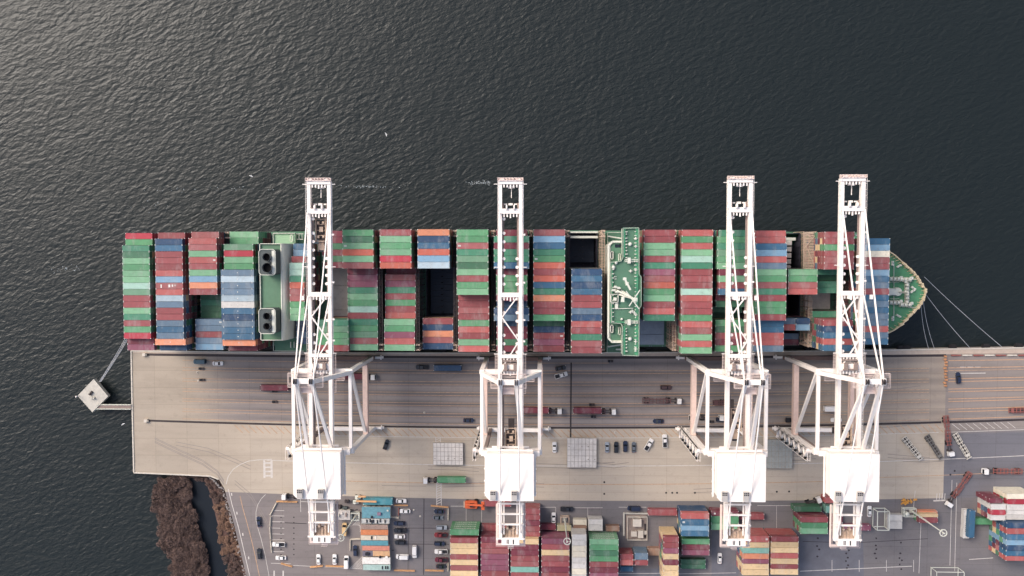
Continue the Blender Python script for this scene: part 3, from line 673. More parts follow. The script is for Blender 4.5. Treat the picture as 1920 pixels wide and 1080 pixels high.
# ---------------------------------------------------------------- the ship
ship = thing('container_ship', (0, 0, -4), 'green container ship moored along the quay, its deck stacked with containers', 'ship')
SO = (0, 0, -4)
def sp(b, name, mats, parent=None): return b.build(name, mats, parent or ship, SO if parent in (None, ship) else SO)
yN = lambda x: interp([(b_[0], b_[2]) for b_ in bayW], x)
yS_ = lambda x: interp([(b_[0], b_[3]) for b_ in bayW], x)
xs0 = bayW[0][0]-1.0; xf = W(1667.3, 550, ZD).x
bowN = [(1676, 478), (1695, 495), (1708, 507), (1720, 521), (1729, 535), (1735, 545)]
bowS = [(1731, 560), (1722, 575), (1706, 591), (1690, 608), (1676, 618)]
ZF = 15.5
wl = []; up = []
N = [(x, yN(x)+.25) for x in (xs0, -80, 0, 60, 104)]
Sd = [(x, yS_(x)-.25) for x in (104, 60, 0, -80, xs0)]
deck = N+[(W(1600, 500, ZF).x, W(1600, 438, 30).y-.2)]+[(W(x, y, ZF).x, W(x, y, ZF).y) for x, y in [(1640, 455)]+bowN+bowS+[(1640, 636)]]+[(W(1600, 500, ZF).x, W(1600, 656, 30).y+.3)]+Sd
ymid = sum(p[1] for p in deck)/len(deck)
low = [(min(x, 150-abs(y-ymid)*.9) if x > 100 else x, ymid+(y-ymid)*(1 if x < 100 else .55)) for x, y in deck]
hb = MB(); hb.prism([(x, y) for x, y in low][::-1], -6, -5.9, 0, None)
n = len(deck); hb = MB()
vs = [(x, y, -6) for x, y in low]+[(x, y, ZD-1.6 if x < 104.5 else ZF) for x, y in deck]
hb.add(vs, [(k, n+k, n+(k+1) % n, (k+1) % n) for k in range(n)])
sp(hb, 'hull', M_hull)
# deck pieces: cross strips, hatch covers, open holds
dk = MB(); zt = ZD-1.6
allx = [(b_[0]+.3, b_[1]-.3) for b_ in bayW]
prev = xs0
def strip(a, b):
    if b-a > .2: dk.add([(a, yS_(a)-.2, zt), (b, yS_(b)-.2, zt), (b, yN(b)+.2, zt), (a, yN(a)+.2, zt)], [(0, 1, 2, 3)])
for (a, b) in allx: strip(prev, a); prev = b
strip(prev, 112)
for bi, b_ in enumerate(bayW):
    x0, x1 = allx[bi]; toks = BAYS[bi][7].split(); pit = (b_[2]-b_[3])/19
    dk.add([(x0, b_[2]-pit*.25, zt), (x1, b_[2]-pit*.25, zt), (x1, b_[2]+.25, zt), (x0, b_[2]+.25, zt)], [(0, 1, 2, 3)])
    dk.add([(x0, b_[3]-.25, zt), (x1, b_[3]-.25, zt), (x1, b_[3]+pit*.25, zt), (x0, b_[3]+pit*.25, zt)], [(0, 1, 2, 3)])
    r = 0
    while r < 19:
        hole = toks[r] == '#' or (bi == 17 and r >= 14); e = r
        while e < 19 and (toks[e] == '#' or (bi == 17 and e >= 14)) == hole: e += 1
        ya = b_[2]-pit*(.25 if r == 0 else r); yb = b_[2]-pit*(18.75 if e == 19 else e)
        if hole:
            HOLES.append((bi, x0, x1, yb, ya))
        else:
            m_ = {5: M_hatch, 13: M_hatchb, 18: M_hatch}.get(bi, M_hatchb)
            k0 = r
            while k0 < e:
                k1 = min(e, k0+5 if k0 in (0, 14) else k0+4); k1 = min(e, k1)
                y1_ = b_[2]-pit*(.25 if k0 == 0 else k0); y0_ = b_[2]-pit*(18.75 if k1 == 19 else k1)
                h_ = MB(); h_.box(x0+.1, x1-.1, y0_+.08, y1_-.08, zt-.4, ZD-.12)
                for j in range(3): h_.box(x0+.3+(x1-x0-.9)*j/2, x0+.6+(x1-x0-.9)*j/2, y0_+.2, y1_-.2, ZD-.12, ZD-.02)
                for j in range(k0, k1):
                    for X in (x0+.7, (x0+x1)/2-.4, (x0+x1)/2+.4, x1-.7): h_.cbox(X, b_[2]-pit*(j+.5)-pit*.45, ZD-.06, .35, .3, .12)
                sp(h_, 'hatch_cover', m_); k0 = k1
        r = e
sp(dk, 'main_deck', M_dgreen)
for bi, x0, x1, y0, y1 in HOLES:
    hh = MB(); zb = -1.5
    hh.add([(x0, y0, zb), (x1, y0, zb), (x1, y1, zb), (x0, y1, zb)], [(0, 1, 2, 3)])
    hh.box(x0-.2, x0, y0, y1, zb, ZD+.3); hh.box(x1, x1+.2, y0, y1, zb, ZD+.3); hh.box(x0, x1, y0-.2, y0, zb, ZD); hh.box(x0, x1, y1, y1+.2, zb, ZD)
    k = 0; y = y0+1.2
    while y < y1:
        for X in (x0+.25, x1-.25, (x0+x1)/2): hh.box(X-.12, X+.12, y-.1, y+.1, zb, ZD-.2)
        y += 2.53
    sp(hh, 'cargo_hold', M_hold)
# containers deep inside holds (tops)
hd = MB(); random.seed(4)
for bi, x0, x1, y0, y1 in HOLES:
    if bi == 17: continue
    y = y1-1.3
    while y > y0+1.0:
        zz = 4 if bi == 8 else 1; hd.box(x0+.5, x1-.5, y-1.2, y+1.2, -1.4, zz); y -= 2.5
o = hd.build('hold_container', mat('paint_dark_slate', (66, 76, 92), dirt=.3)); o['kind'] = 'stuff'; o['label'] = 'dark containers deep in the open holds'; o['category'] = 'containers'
# coaming and frame over the open hold behind the bridge and the one near the bow
for bi in (12, 17):
    x0, x1 = allx[bi]; pit = 2.53; ya = bayW[bi][2]
    b = MB(); zz = 17
    if bi == 12:
        for y, w in ((ya-.6, .7), (ya-2.6, .9)): b.box(x0, x1, y-w/2, y+w/2, zz, zz+.6)
    else:
        b.box(x0, x1-3, ya-3.4, ya-2.2, zz, zz+.5)
        for k in range(5): b.box(x0, x1-5-k*.0, ya-5.6-k*2.55, ya-5.2-k*2.55, 9, 11.5)
    sp(b, 'hold_beam', M_swhite)
if True:                                             # stepped platforms in the bow-side hold
    x0, x1 = allx[17]; ya = bayW[17][2]; b = MB()
    for k in range(5): b.box(x0, x0+7.5, ya-5.3-k*2.55, ya-3.4-k*2.55, 10.5, 12.8-k*.3)
    sp(b, 'hold_platform', M_hatch)
# lashing bridges
for i in range(len(bayW)):
    if i in (3, 4, 19): continue
    a = bayW[i][1]; b_ = bayW[i+1][0] if i+1 < len(bayW) else a+2.2
    if i == 12: b_ = a+2.0
    xm = (a+b_)/2; yn = (yN(xm)); ys = yS_(xm); zt_ = 29 if i not in (18,) else 26
    if i in (17,): zt_ = 24
    beige = i in (12, 13, 17)
    b = MB(); w = min(1.25, (b_-a)*.8)/2
    for zz in (zt+2.5, zt+8, zt_):
        for X in (xm-w, xm+w-.12): b.box(X, X+.12, ys, yn, zz-.35, zz)
        y = ys
        while y < yn: b.box(xm-w+.12, xm+w-.12, y, y+.18, zz-.12, zz-.04); y += .62
    y = ys+.6
    while y < yn:
        for X in (xm-w, xm+w): b.box(X-.08, X+.08, y-.1, y+.1, zt, zt_+1.1)
        y += 2.53
    for X in (xm-w, xm+w): b.box(X-.03, X+.03, ys, yn, zt_+1.05, zt_+1.12)
    sp(b, 'lashing_bridge', M_beige if beige else M_steel)
    for Y, s_ in ((yn-1.4, 1), (ys+1.4, -1)):
        e = MB()
        for X in (xm-w, xm+w): 
            for q in (-1, 1): e.box(X-.14, X+.14, Y+q*1.2-.14, Y+q*1.2+.14, zt, zt_+.8)
        for zz in (zt+2.6, zt+8.1, zt_+.06):
            e.box(xm-w-.2, xm+w+.2, Y-1.3, Y-.7, zz, zz+.12); e.box(xm-w-.2, xm+w+.2, Y+.7, Y+1.3, zz, zz+.12)
        e.beam((xm-w, Y-1, zt+2.7), (xm+w, Y+1, zt+8), .5, .12); e.beam((xm-w, Y+1, zt+8.2), (xm+w, Y-1, zt_), .5, .12)
        sp(e, 'lashing_stair', M_beige)
# wide beige lashing structure between the last open hold and the fore bay
a, b_ = bayW[17][1], bayW[18][0]
b = MB(); X0, X1 = W(1507, 500, 26).x, W(1530, 500, 26).x
y = yN(90)-.2
while y > yN(90)-16: b.box(X0, X1, y-.35, y, 25.6, 25.8); y -= .62
for X in (X0, X1): b.box(X-.15, X+.15, yN(90)-16, yN(90), 25, 26); b.box(X-.12, X+.12, yN(90)-.3, yN(90)-.05, zt, 26); b.box(X-.12, X+.12, yN(90)-16, yN(90)-15.7, zt, 26)
b.beam((X0, yN(90)-4, 26.2), (X1, yN(90)-15, 26.2), .3); b.beam((X0, yN(90)-7, 26.1), (X1, yN(90)-1, 26.1), .2)
sp(b, 'lashing_bridge', M_beige)

# ---- funnel block
def R4(px0, py0, px1, py1, z):
    a = W(px0, py0, z); b = W(px1, py1, z); return min(a.x, b.x), max(a.x, b.x), min(a.y, b.y), max(a.y, b.y)
ca = MB(); x0, x1, y0, y1 = R4(513, 437, 576, 659, 22); ca.box(x0, x1, y0, y1, zt, 22)
sp(ca, 'engine_casing', M_dgreen)
b = MB()
for py0, py1 in ((437.5, 457),): 
    q = R4(513, py0, 554, py1, 25); b.box(q[0], q[1], q[2], q[3], 22, 25)
sp(b, 'casing_platform', M_lgreen)
q = R4(555, 438, 569, 449, 24); b = MB()
for k in range(3): b.box(q[0]+k*1.2, q[0]+k*1.2+.15, q[2], q[3], 24, 24.2)
b.box(q[0], q[1], q[2], q[2]+.2, 24.2, 24.4); b.box(q[0], q[1], q[3]-.2, q[3], 24.2, 24.4)
sp(b, 'platform_frame', M_swhite)
b = MB()
for zz in (25.0,):
    q = R4(513, 437.5, 554, 457, 25)
    for (a, c) in (((q[0], q[3]), (q[1], q[3])), ((q[0], q[2]), (q[0], q[3]))): b.beam((*a, 25.8), (*c, 25.8), .12); b.beam((*a, 25.3), (*c, 25.3), .3, .5)
q = R4(544, 440, 550, 453, 26); b.box(q[0], q[1], q[2], q[2]+.25, 26, 26.4); b.box(q[0], q[1], q[3]-.25, q[3], 26, 26.4); b.box(q[0], q[0]+.25, q[2], q[3], 26, 26.4); b.box(q[1]-.25, q[1], q[2], q[3], 26, 26.4)
q = R4(513, 640, 570, 658, 22.3); b.beam((q[0], q[2], 22.6), (q[1], q[2], 22.6), .18); b.beam((q[0], q[2], 22.6), (q[0], q[3], 22.6), .18)
for k in range(4): q = R4(544+k*6.5, 641, 546+k*6.5, 652, 23); b.box(q[0], q[1]-.1, q[2], q[3], 22.5, 23)
sp(b, 'guard_rail', M_swhite)
ZC = 37
b = MB(); x0, x1, y0, y1 = R4(487.5, 456.5, 530, 638, ZC); b.box(x0, x1, y0, y1, 22, ZC)
sp(b, 'funnel_deck', M_sgreen)
b = MB()
for (xa, xb, ya_, yb_) in ((x0, x1, y1-.25, y1), (x0, x1, y0, y0+.25), (x0, x0+.25, y0, y1), (x1-.2, x1+.2, y0, y1)): b.box(xa, xb, ya_, yb_, ZC, ZC+.9)
sp(b, 'bulwark', M_swhite)
# rounded forward wall
b = MB(); xw = W(545, 547, ZC).x; prof = []
nseg = 8
secs = []
for y, bul in ((y1, .55), (y1-4, .62), (y1-9, .95), ((y0+y1)/2, 1), (y0+9, .95), (y0+4, .62), (y0, .55)):
    row_ = []
    for k in range(nseg+1):
        t = math.pi/2*k/nseg; row_.append((x1+.2+(xw-x1)*bul*math.sin(t), y, 26+(ZC+.6-26)*math.cos(t) if k else ZC+.6))
    secs.append(row_)
vs = [v for r_ in secs for v in r_]; m_ = nseg+1
b.add(vs, [(i*m_+k, i*m_+k+1, (i+1)*m_+k+1, (i+1)*m_+k) for i in range(len(secs)-1) for k in range(nseg)])
b.add([secs[0][k] for k in range(m_)]+[(x1+.2, y1, 26)], [tuple(range(m_+1))]); b.add([secs[-1][k] for k in range(m_)]+[(x1+.2, y0, 26)], [tuple(range(m_, -1, -1))])
o = sp(b, 'curved_wall', M_swhite)
for pl in o.data.polygons: pl.use_smooth = True
M_fun = mat('funnel_grey', (84, 92, 92), rough=.6, var=.1, dirt=.2); M_pipe = mat('exhaust_pipe', (150, 150, 150), rough=.4, metal=.5); M_soot = mat('soot', (14, 14, 16), var=.1, rough=1)
for (py0, py1, ps) in ((467.5, 515.5, ((499, 482, 1.45), (500, 502, 1.8))), (578.5, 625.5, ((499.5, 593, 1.35), (499.5, 612, 1.3)))):
    zf = 44; q = R4(485.5, py0, 517, py1, zf); b = MB()
    ch = .8; pl_ = [(q[0]+ch, q[2]), (q[1]-ch, q[2]), (q[1], q[2]+ch), (q[1], q[3]-ch), (q[1]-ch, q[3]), (q[0]+ch, q[3]), (q[0], q[3]-ch), (q[0], q[2]+ch)]
    b.prism(pl_, ZC, zf)
    f = sp(b, 'funnel', M_fun)
    b = MB(); b.box(q[1]-1.3, q[1]-.2, q[2]+.5, q[3]-.5, zf, zf+.5)
    for a, c in zip(pl_, pl_[1:]+pl_[:1]): b.beam((*a, zf+.15), (*c, zf+.15), .22, .3)
    sp(b, 'funnel_rim', M_swhite, f)
    for (px, py, r) in ps:
        g_ = W(px, py, zf+2); b = MB(); b.tube((g_.x, g_.y, zf-.2), (g_.x, g_.y, zf+2), r, r, 16, 0, False); b.tube((g_.x, g_.y, zf+1.9), (g_.x, g_.y, zf+2.05), r+.15, r+.15, 16, 0, False); b.tube((g_.x, g_.y, zf+.1), (g_.x, g_.y, zf+.3), r*.98, r*.98, 16, 1)
        b.tube((g_.x+r, g_.y-r, zf), (g_.x+r, g_.y-r, zf+1.2), .2, .2, 8, 0)
        sp(b, 'exhaust_pipe', [M_pipe, M_soot], f)
# ---- bridge house
b = MB(); q = R4(1139, 436, 1168, 660.5, 20); b.box(q[0], q[1], q[2], q[3], zt, 20); sp(b, 'lower_deckhouse', M_dgreen)
b = MB()
for (a, c) in (((q[0], q[2]), (q[0], q[3])), ((q[0], q[3]), (q[1], q[3])), ((q[0], q[2]), (q[1], q[2]))): b.beam((*a, 21), (*c, 21), .14); b.beam((*a, 20.5), (*c, 20.5), .06)
for (xa, ya_, xb, yb_) in ((1141, 443, 1165, 447), (1141, 650, 1166, 646)):
    p1 = W(xa, ya_, 22); p2 = W(xb, yb_, 22); b.beam(p1, p2, .5); b.cbox(p1.x, p1.y, 21, .5, .5, 2)
q2 = R4(1155, 654, 1166, 656.5, 21); b.box(q2[0], q2[1], q2[2], q2[3], 20, 21)
sp(b, 'guard_rail', M_swhite)
ZH = 36
b = MB(); q = R4(1141, 453, 1182, 641, ZH); ch = 1.5
pl_ = [(q[0]+ch, q[2]), (q[1], q[2]), (q[1], q[3]), (q[0]+ch, q[3]), (q[0], q[3]-ch), (q[0], q[2]+ch)]
b.prism(pl_, 20, ZH, 0); hs_ = sp(b, 'deckhouse', M_swhite)
b = MB(); b.prism([(q[0]+.9, q[2]+.6), (q[1], q[2]+.6), (q[1], q[3]-.6), (q[0]+.9, q[3]-.6)], ZH, ZH+.02); sp(b, 'deckhouse_roof', M_dgreen, hs_)
b = MB()
for a, c in zip([pl_[-1], pl_[-2], pl_[3], pl_[0]], [pl_[-2], pl_[3], pl_[2], pl_[1]]): b.beam((*a, ZH+.4), (*c, ZH+.4), .7, .8)
b.beam((*pl_[-1], ZH+.4), (*pl_[0], ZH+.4), .7, .8)
for py in (478, 616):
    q2 = R4(1144.5, py-7, 1150, py+8, ZH+1)
    for (xa, xb, ya_, yb_) in ((q2[0], q2[1], q2[2], q2[2]+.25), (q2[0], q2[1], q2[3]-.25, q2[3]), (q2[0], q2[0]+.25, q2[2], q2[3]), (q2[1]-.25, q2[1], q2[2], q2[3])): b.box(xa, xb, ya_, yb_, ZH, ZH+1.2)
    q2 = R4(1159.5, py-3, 1163.5, py+12, ZH+2)
    for (xa, xb, ya_, yb_) in ((q2[0], q2[1], q2[2], q2[2]+.2), (q2[0], q2[1], q2[3]-.2, q2[3]), (q2[0], q2[0]+.2, q2[2], q2[3]), (q2[1]-.2, q2[1], q2[2], q2[3])): b.box(xa, xb, ya_, yb_, ZH+.8, ZH+2)
sp(b, 'parapet', M_swhite, hs_)
for q2 in [R4(1145.2, py-5, 1149, py+6, ZH+.5) for py in (478, 616)]+[R4(1153, 458, 1164, 464, ZH)]:
    b = MB(); b.box(q2[0], q2[1], q2[2], q2[3], ZH+.03, ZH+.2); sp(b, 'skylight', M_glass, hs_)
# navigation deck
ZB = 41
outl = [(1167.5, 428), (1197, 427.5), (1197.5, 514), (1201.5, 519), (1201.5, 573), (1197.5, 578.5), (1197, 666.5), (1167, 665), (1166.5, 612), (1164, 606), (1146, 604.5), (1144.5, 492), (1164, 489.5), (1167.5, 482)]
P = [(W(x, y, ZB).x, W(x, y, ZB).y) for x, y in outl][::-1]
b = MB(); b.prism(P, ZH, ZB-.9); nb = sp(b, 'navigation_bridge', M_swhite)
b = MB(); b.prism(P, ZB-.85, ZB); br = sp(b, 'bridge_roof', M_dgreen, nb)
b = MB()
for a, c in zip(P, P[1:]+P[:1]): b.beam((*a, ZB+.35), (*c, ZB+.35), .5, .75)
def mk_in(px0, py0, px1, py1, w): 
    p1 = W(px0, py0, ZB); p2 = W(px1, py1, ZB); b.box(min(p1.x, p2.x)-w/2, max(p1.x, p2.x)+w/2, min(p1.y, p2.y)-w/2, max(p1.y, p2.y)+w/2, ZB, ZB+.5)
b2 = b; b = MB()
for (a_, b__, c_, d_, w_) in ((1193.5, 430, 1193.5, 663, .9), (1170, 430, 1170, 480, .9), (1170, 614, 1170, 662, .9), (1146.5, 494, 1146.5, 603, .9), (1146, 604, 1170, 604, .4)): mk_in(a_, b__, c_, d_, w_)
b2.v and None
sp(b2, 'roof_edge', M_sgreen, nb); sp(b, 'roof_edge', mat('bright_green', (84, 158, 118), dirt=.1), nb)
b = MB()
for a, c in zip(P, P[1:]+P[:1]):
    b.beam((*a, ZB+1.6), (*c, ZB+1.6), .10)
    L_ = (Vector(c)-Vector(a)).length; n_ = max(1, int(L_/1.6))
    for k in range(n_+1):
        t = k/n_; X = a[0]+(c[0]-a[0])*t; Y = a[1]+(c[1]-a[1])*t; b.box(X-.05, X+.05, Y-.05, Y+.05, ZB+.7, ZB+1.6)
random.seed(2)
for (px, ys_) in ((1174, range(434, 484, 6)), (1174, range(616, 664, 6)), (1191, range(434, 664, 7)), (1149, range(498, 604, 8))):
    for y in ys_:
        g_ = W(px, y+random.uniform(-1, 1), ZB); b.cbox(g_.x, g_.y, ZB+.6, .35+random.random()*.5, .3, 1.0)
for (px, py) in ((1191.5, 447), (1191.5, 462), (1191.5, 506), (1191.5, 640), (1191.5, 654), (1191.5, 590), (1182, 508), (1182, 585), (1185, 583), (1189, 586)):
    g_ = W(px, py, ZB); b.cbox(g_.x, g_.y, ZB+.5, 1.3, .35, .5); b.cbox(g_.x, g_.y, ZB+.7, .4, 1.1, .6)
sp(b, 'guard_rail', M_swhite, nb)
for px, py, r in ((1181.7, 457.7, .75), (1181.7, 635.7, .75), (1155.5, 493, .6), (1150.5, 501.5, .75), (1166, 598.5, .5)):
    g_ = W(px, py, ZB+1); b = MB()
    for k in range(5):
        a0, a1 = math.pi/2*k/5, math.pi/2*(k+1)/5
        b.tube((g_.x, g_.y, ZB+.5+r*math.sin(a0)), (g_.x, g_.y, ZB+.5+r*math.sin(a1)), r*math.cos(a0), max(.02, r*math.cos(a1)), 12)
    b.tube((g_.x, g_.y, ZB), (g_.x, g_.y, ZB+.5), r*.6, r, 12); sp(b, 'satellite_dome', M_swhite, nb)
for py in (489.5, 605): # searchlight platforms
    b = MB(); p1 = W(1172, py, ZB+1.5); p2 = W(1196, py, ZB+1.5)
    b.box(p1.x, p2.x, p1.y-.2, p1.y, ZB+1.3, ZB+1.5); b.box(p1.x, p2.x, p1.y+.5, p1.y+.7, ZB+1.3, ZB+1.5)
    for k in range(9): X = p1.x+(p2.x-p1.x)*k/8; b.box(X-.06, X+.06, p1.y-.5, p1.y+.9, ZB+1.3, ZB+1.55); b.box(X-.06, X+.06, p1.y-.1, p1.y+.1, ZB, ZB+1.3)
    b.cbox(p1.x+1.5, p1.y+.2, ZB+1.8, 1.2, 2.2, .4)
    sp(b, 'light_platform', M_swhite, nb)
b = MB(); p1 = W(1151, 579, ZB+.4); p2 = W(1187, 578, ZB+.4); b.beam(p1, p2, .25); sp(b, 'deck_pipe', M_swhite, nb)
b = MB(); 
for y in (519, 523): b.beam(W(1151, y, ZB+.3), W(1156, y, ZB+.3), .25)
sp(b, 'deck_pipe', M_swhite, nb)
# radar mast: A-frame with yards, scanners and stays
b = MB(); base = [W(1153, 543, ZB), W(1158, 551, ZB), W(1165, 545, ZB)]; top = W(1192, 562, ZB+16)
m0 = W(1166, 552, ZB)
for p in base: b.tube(p, (top.x, top.y, ZB+15), .42, .22, 8)
for k in range(6):
    t = .1+k*.15; A = [p.lerp(Vector((top.x, top.y, ZB+15)), t) for p in base]
    for i in range(3): b.beam(A[i], A[(i+1) % 3], .3)
b.beam((top.x-3.2, top.y+3.0, ZB+13), (top.x+1.6, top.y-3.6, ZB+13), .35); b.beam((top.x-2, top.y-2.6, ZB+12), (top.x+2, top.y+3.4, ZB+12), .35)
b.cbox(top.x, top.y, ZB+15.2, 1.4, 1.4, .3); b.tube((top.x, top.y, ZB+15), (top.x+.3, top.y, ZB+18), .12, .06, 6)
for (px, py) in ((1150, 544), (1154, 538), (1160, 540), (1165, 548), (1156, 547)):
    g_ = W(px, py, ZB+2); b.cbox(g_.x, g_.y, ZB+1.5, .8, .8, 3); b.cbox(g_.x, g_.y, ZB+3, 1.5, .35, .3)
mast = sp(b, 'radar_mast', M_swhite, nb)
for (px, py, a, l) in ((1176, 532, -62, 5.2), (1168.5, 559.5, 75, 2.2)):
    g_ = W(px, py, ZB+6); b = MB(); c_, s_ = math.cos(R_(a)), math.sin(R_(a))
    b.beam((g_.x-c_*l/2, g_.y-s_*l/2, ZB+6), (g_.x+c_*l/2, g_.y+s_*l/2, ZB+6), .7, .5); b.tube((g_.x, g_.y, ZB), (g_.x, g_.y, ZB+6), .3, .25, 8); b.cbox(g_.x, g_.y, ZB+5.6, 1.2, 1.2, .5)
    b.cbox(g_.x-c_*l*.4, g_.y-s_*l*.4, ZB+6.1, 1.3, 1.0, .4)
    sp(b, 'radar_scanner', M_swhite, nb)
g_ = W(1151.5, 559, ZB); b = MB()
for (dx, dy, lx, ly, hz) in ((-1.4, 0, .3, 3.2, 1.2), (1.4, 0, .3, 3.2, 1.2), (0, 1.5, 3, .3, 1.2), (0, -1.5, 3, .3, 1.2), (.2, -.3, 1.2, 1.2, 1.6), (.9, -2.9, 1.2, 2, .5)): b.cbox(g_.x+dx, g_.y+dy, ZB+hz/2, lx, ly, hz)
sp(b, 'mast_locker', M_swhite, nb)
# ---- forecastle
fd = [(xf-3, W(1667, 471, ZF).y+2), *[(W(x, y, ZF).x-.1, W(x, y, ZF).y) for x, y in bowN+bowS], (xf-3, W(1667, 622, ZF).y-2)]
fd = [(W(1600, 500, ZF).x, W(1600, 438, 30).y-.4), (W(1640, 455, ZF).x, W(1640, 455, ZF).y-.2)]+[(x-.2, y) for x, y in fd[1:-1]]+[(W(1640, 636, ZF).x, W(1640, 636, ZF).y+.2), (W(1600, 500, ZF).x, W(1600, 656, 30).y+.5)]
b = MB(); b.prism(fd[::-1], ZF-1, ZF-.1); sp(b, 'forecastle_deck', mat('forecastle_green', (84, 146, 108), var=.15, scale=.4, dirt=.25))
b = MB(); rim = [W(1640, 455, ZF)]+[W(x, y, ZF) for x, y in bowN+bowS]+[W(1640, 636, ZF)]
for a, c in zip(rim[:-1], rim[1:]): b.beam((a.x, a.y, ZF+.5), (c.x, c.y, ZF+.5), .35, 1.3)
bw = sp(b, 'bulwark', mat('bulwark_cream', (226, 206, 172), dirt=.3, var=.15))
b = MB(); random.seed(8)
for a, c in zip(rim[:-1], rim[1:]):
    L_ = (c-a).length; n_ = int(L_/1.3)
    for k in range(n_):
        p = a.lerp(c, k/n_); q_ = Vector((120, ymid, 0)); dv = (Vector((q_.x, q_.y, ZF))-Vector((p.x, p.y, ZF))).normalized()
        b.beam((p.x, p.y, ZF+.8), (p.x+dv.x*1.6, p.y+dv.y*1.6, ZF), .14, .3)
sp(b, 'bulwark_bracket', mat('bulwark_cream', (226, 206, 172)), bw)
def fitting(px, py, kind, rot=0):
    g_ = W(px, py, ZF); b = MB(); c_, s_ = math.cos(rot), math.sin(rot)
    T = lambda x, y, z: (g_.x+x*c_-y*s_, g_.y+x*s_+y*c_, ZF+z)
    if kind == 'bollard':
        b.beam(T(-1.0, 0, .1), T(1.0, 0, .1), .8, .25)
        for s in (-.65, .65): b.tube(T(s, 0, .1), T(s, 0, 1.0), .32, .36, 10)
    elif kind == 'winch':
        b.beam(T(-2.6, 0, .3), T(2.6, 0, .3), 1.5, .4)
        for s in (-1.9, -.4, 1.1): b.tube(T(s-.5, 0, 1.1), T(s+.5, 0, 1.1), .75, .75, 12); b.tube(T(s-.58, 0, 1.1), T(s-.5, 0, 1.1), 1.05, 1.05, 12); b.tube(T(s+.5, 0, 1.1), T(s+.58, 0, 1.1), 1.05, 1.05, 12)
        b.cbox(*T(2.2, .6, .9), 1.1, 1.1, 1.1)
    elif kind == 'fairlead':
        b.beam(T(-.9, 0, .6), T(.9, 0, .6), .9, 1.2)
        for s in (-.5, .5): b.tube(T(s, 0, 1.2), T(s, 0, 1.6), .3, .3, 8)
    return b
for px, py, r in ((1673, 494, 1.57), (1685, 499, .5), (1712, 540, -.6), (1710, 546, .6), (1673, 597, 1.57), (1684, 592, -.5)): sp(fitting(px, py, 'bollard', r), 'mooring_bollard', M_swhite)
for px, py, r in ((1697, 524, 0), (1699, 538, 1.57), (1699, 556, 1.57), (1697, 571, 0), (1677, 523, 0), (1677, 567, 0)): sp(fitting(px, py, 'winch', r), 'mooring_winch', M_swhite)
for px, py in bowN[1:]+bowS[:-1]+[(1700, 500), (1714, 513), (1724, 528), (1727, 567), (1714, 583), (1698, 600)]:
    a = math.atan2(-(py-547), px-1660)+1.57; sp(fitting(px-1, py, 'fairlead', a), 'fairlead', mat('bulwark_cream', (226, 206, 172)))
b = MB()
for y in (524, 577): b.beam(W(1703, y-.5, ZF+.25), W(1724, y, ZF+.25), .2)
b.beam(W(1676, 493, ZF+.2), W(1676, 600, ZF+.2), .2); b.beam(W(1676, 547, ZF+.2), W(1703, 551, ZF+.2), .15)
for y in (526, 529, 563, 560): b.beam(W(1669, y, ZF+.15), W(1686, y, ZF+.15), .15)
sp(b, 'deck_pipe', M_swhite)
g_ = W(1682, 547, ZF); b = MB(); b.tube((g_.x, g_.y, ZF), (g_.x, g_.y, ZF+1.2), 1.9, 1.6, 14); b.cbox(g_.x-3, g_.y, ZF+.9, 4.5, 2.4, 1.8); b.beam((g_.x-4, g_.y+1.5, ZF+.6), (g_.x+1, g_.y+.9, ZF+.6), .3); b.beam((g_.x-4, g_.y-1.5, ZF+.6), (g_.x+1, g_.y-.9, ZF+.6), .3)
b.tube((g_.x+.4, g_.y, ZF+1.2), (g_.x+.6, g_.y, ZF+9), .4, .2, 8)
sp(b, 'foremast', M_swhite)
# fenders
for px in range(330, 1700, 62):
    g_ = W(px, YE(px)-2.2, -1); b = MB(); b.tube((0, 0, 0), (2.6, 0, 0), .95, .95, 12); b.box(.1, .4, -1.6, -.8, -.6, .6); b.box(2.2, 2.5, -1.6, -.8, -.6, .6)
    o = b.build('fender', M_rubber); o.location = (g_.x, g_.y+.3, -.8); tag(o, 'black rubber fender on the quay wall beside the ship', 'fender', 'fenders along the quay wall')
for px in (1690, 1788, 1850, 1912):
    b = MB(); g_ = W(px, YE(px)-3, 0); b.box(-1.5, 1.5, -1, .6, -1.6, -.2); b.tube((-1.2, .2, -.9), (1.2, .2, -.9), .7, .7, 10); b.beam((-1.2, -1, .1), (-1.2, .9, -.1), .12); b.beam((1.2, -1, .1), (1.2, .9, -.1), .12)
    o = b.build('fender', M_rubber); o.location = (g_.x, g_.y, 0); tag(o, 'black boxy fender on the free quay edge beyond the bow', 'fender', 'fenders beyond the bow')
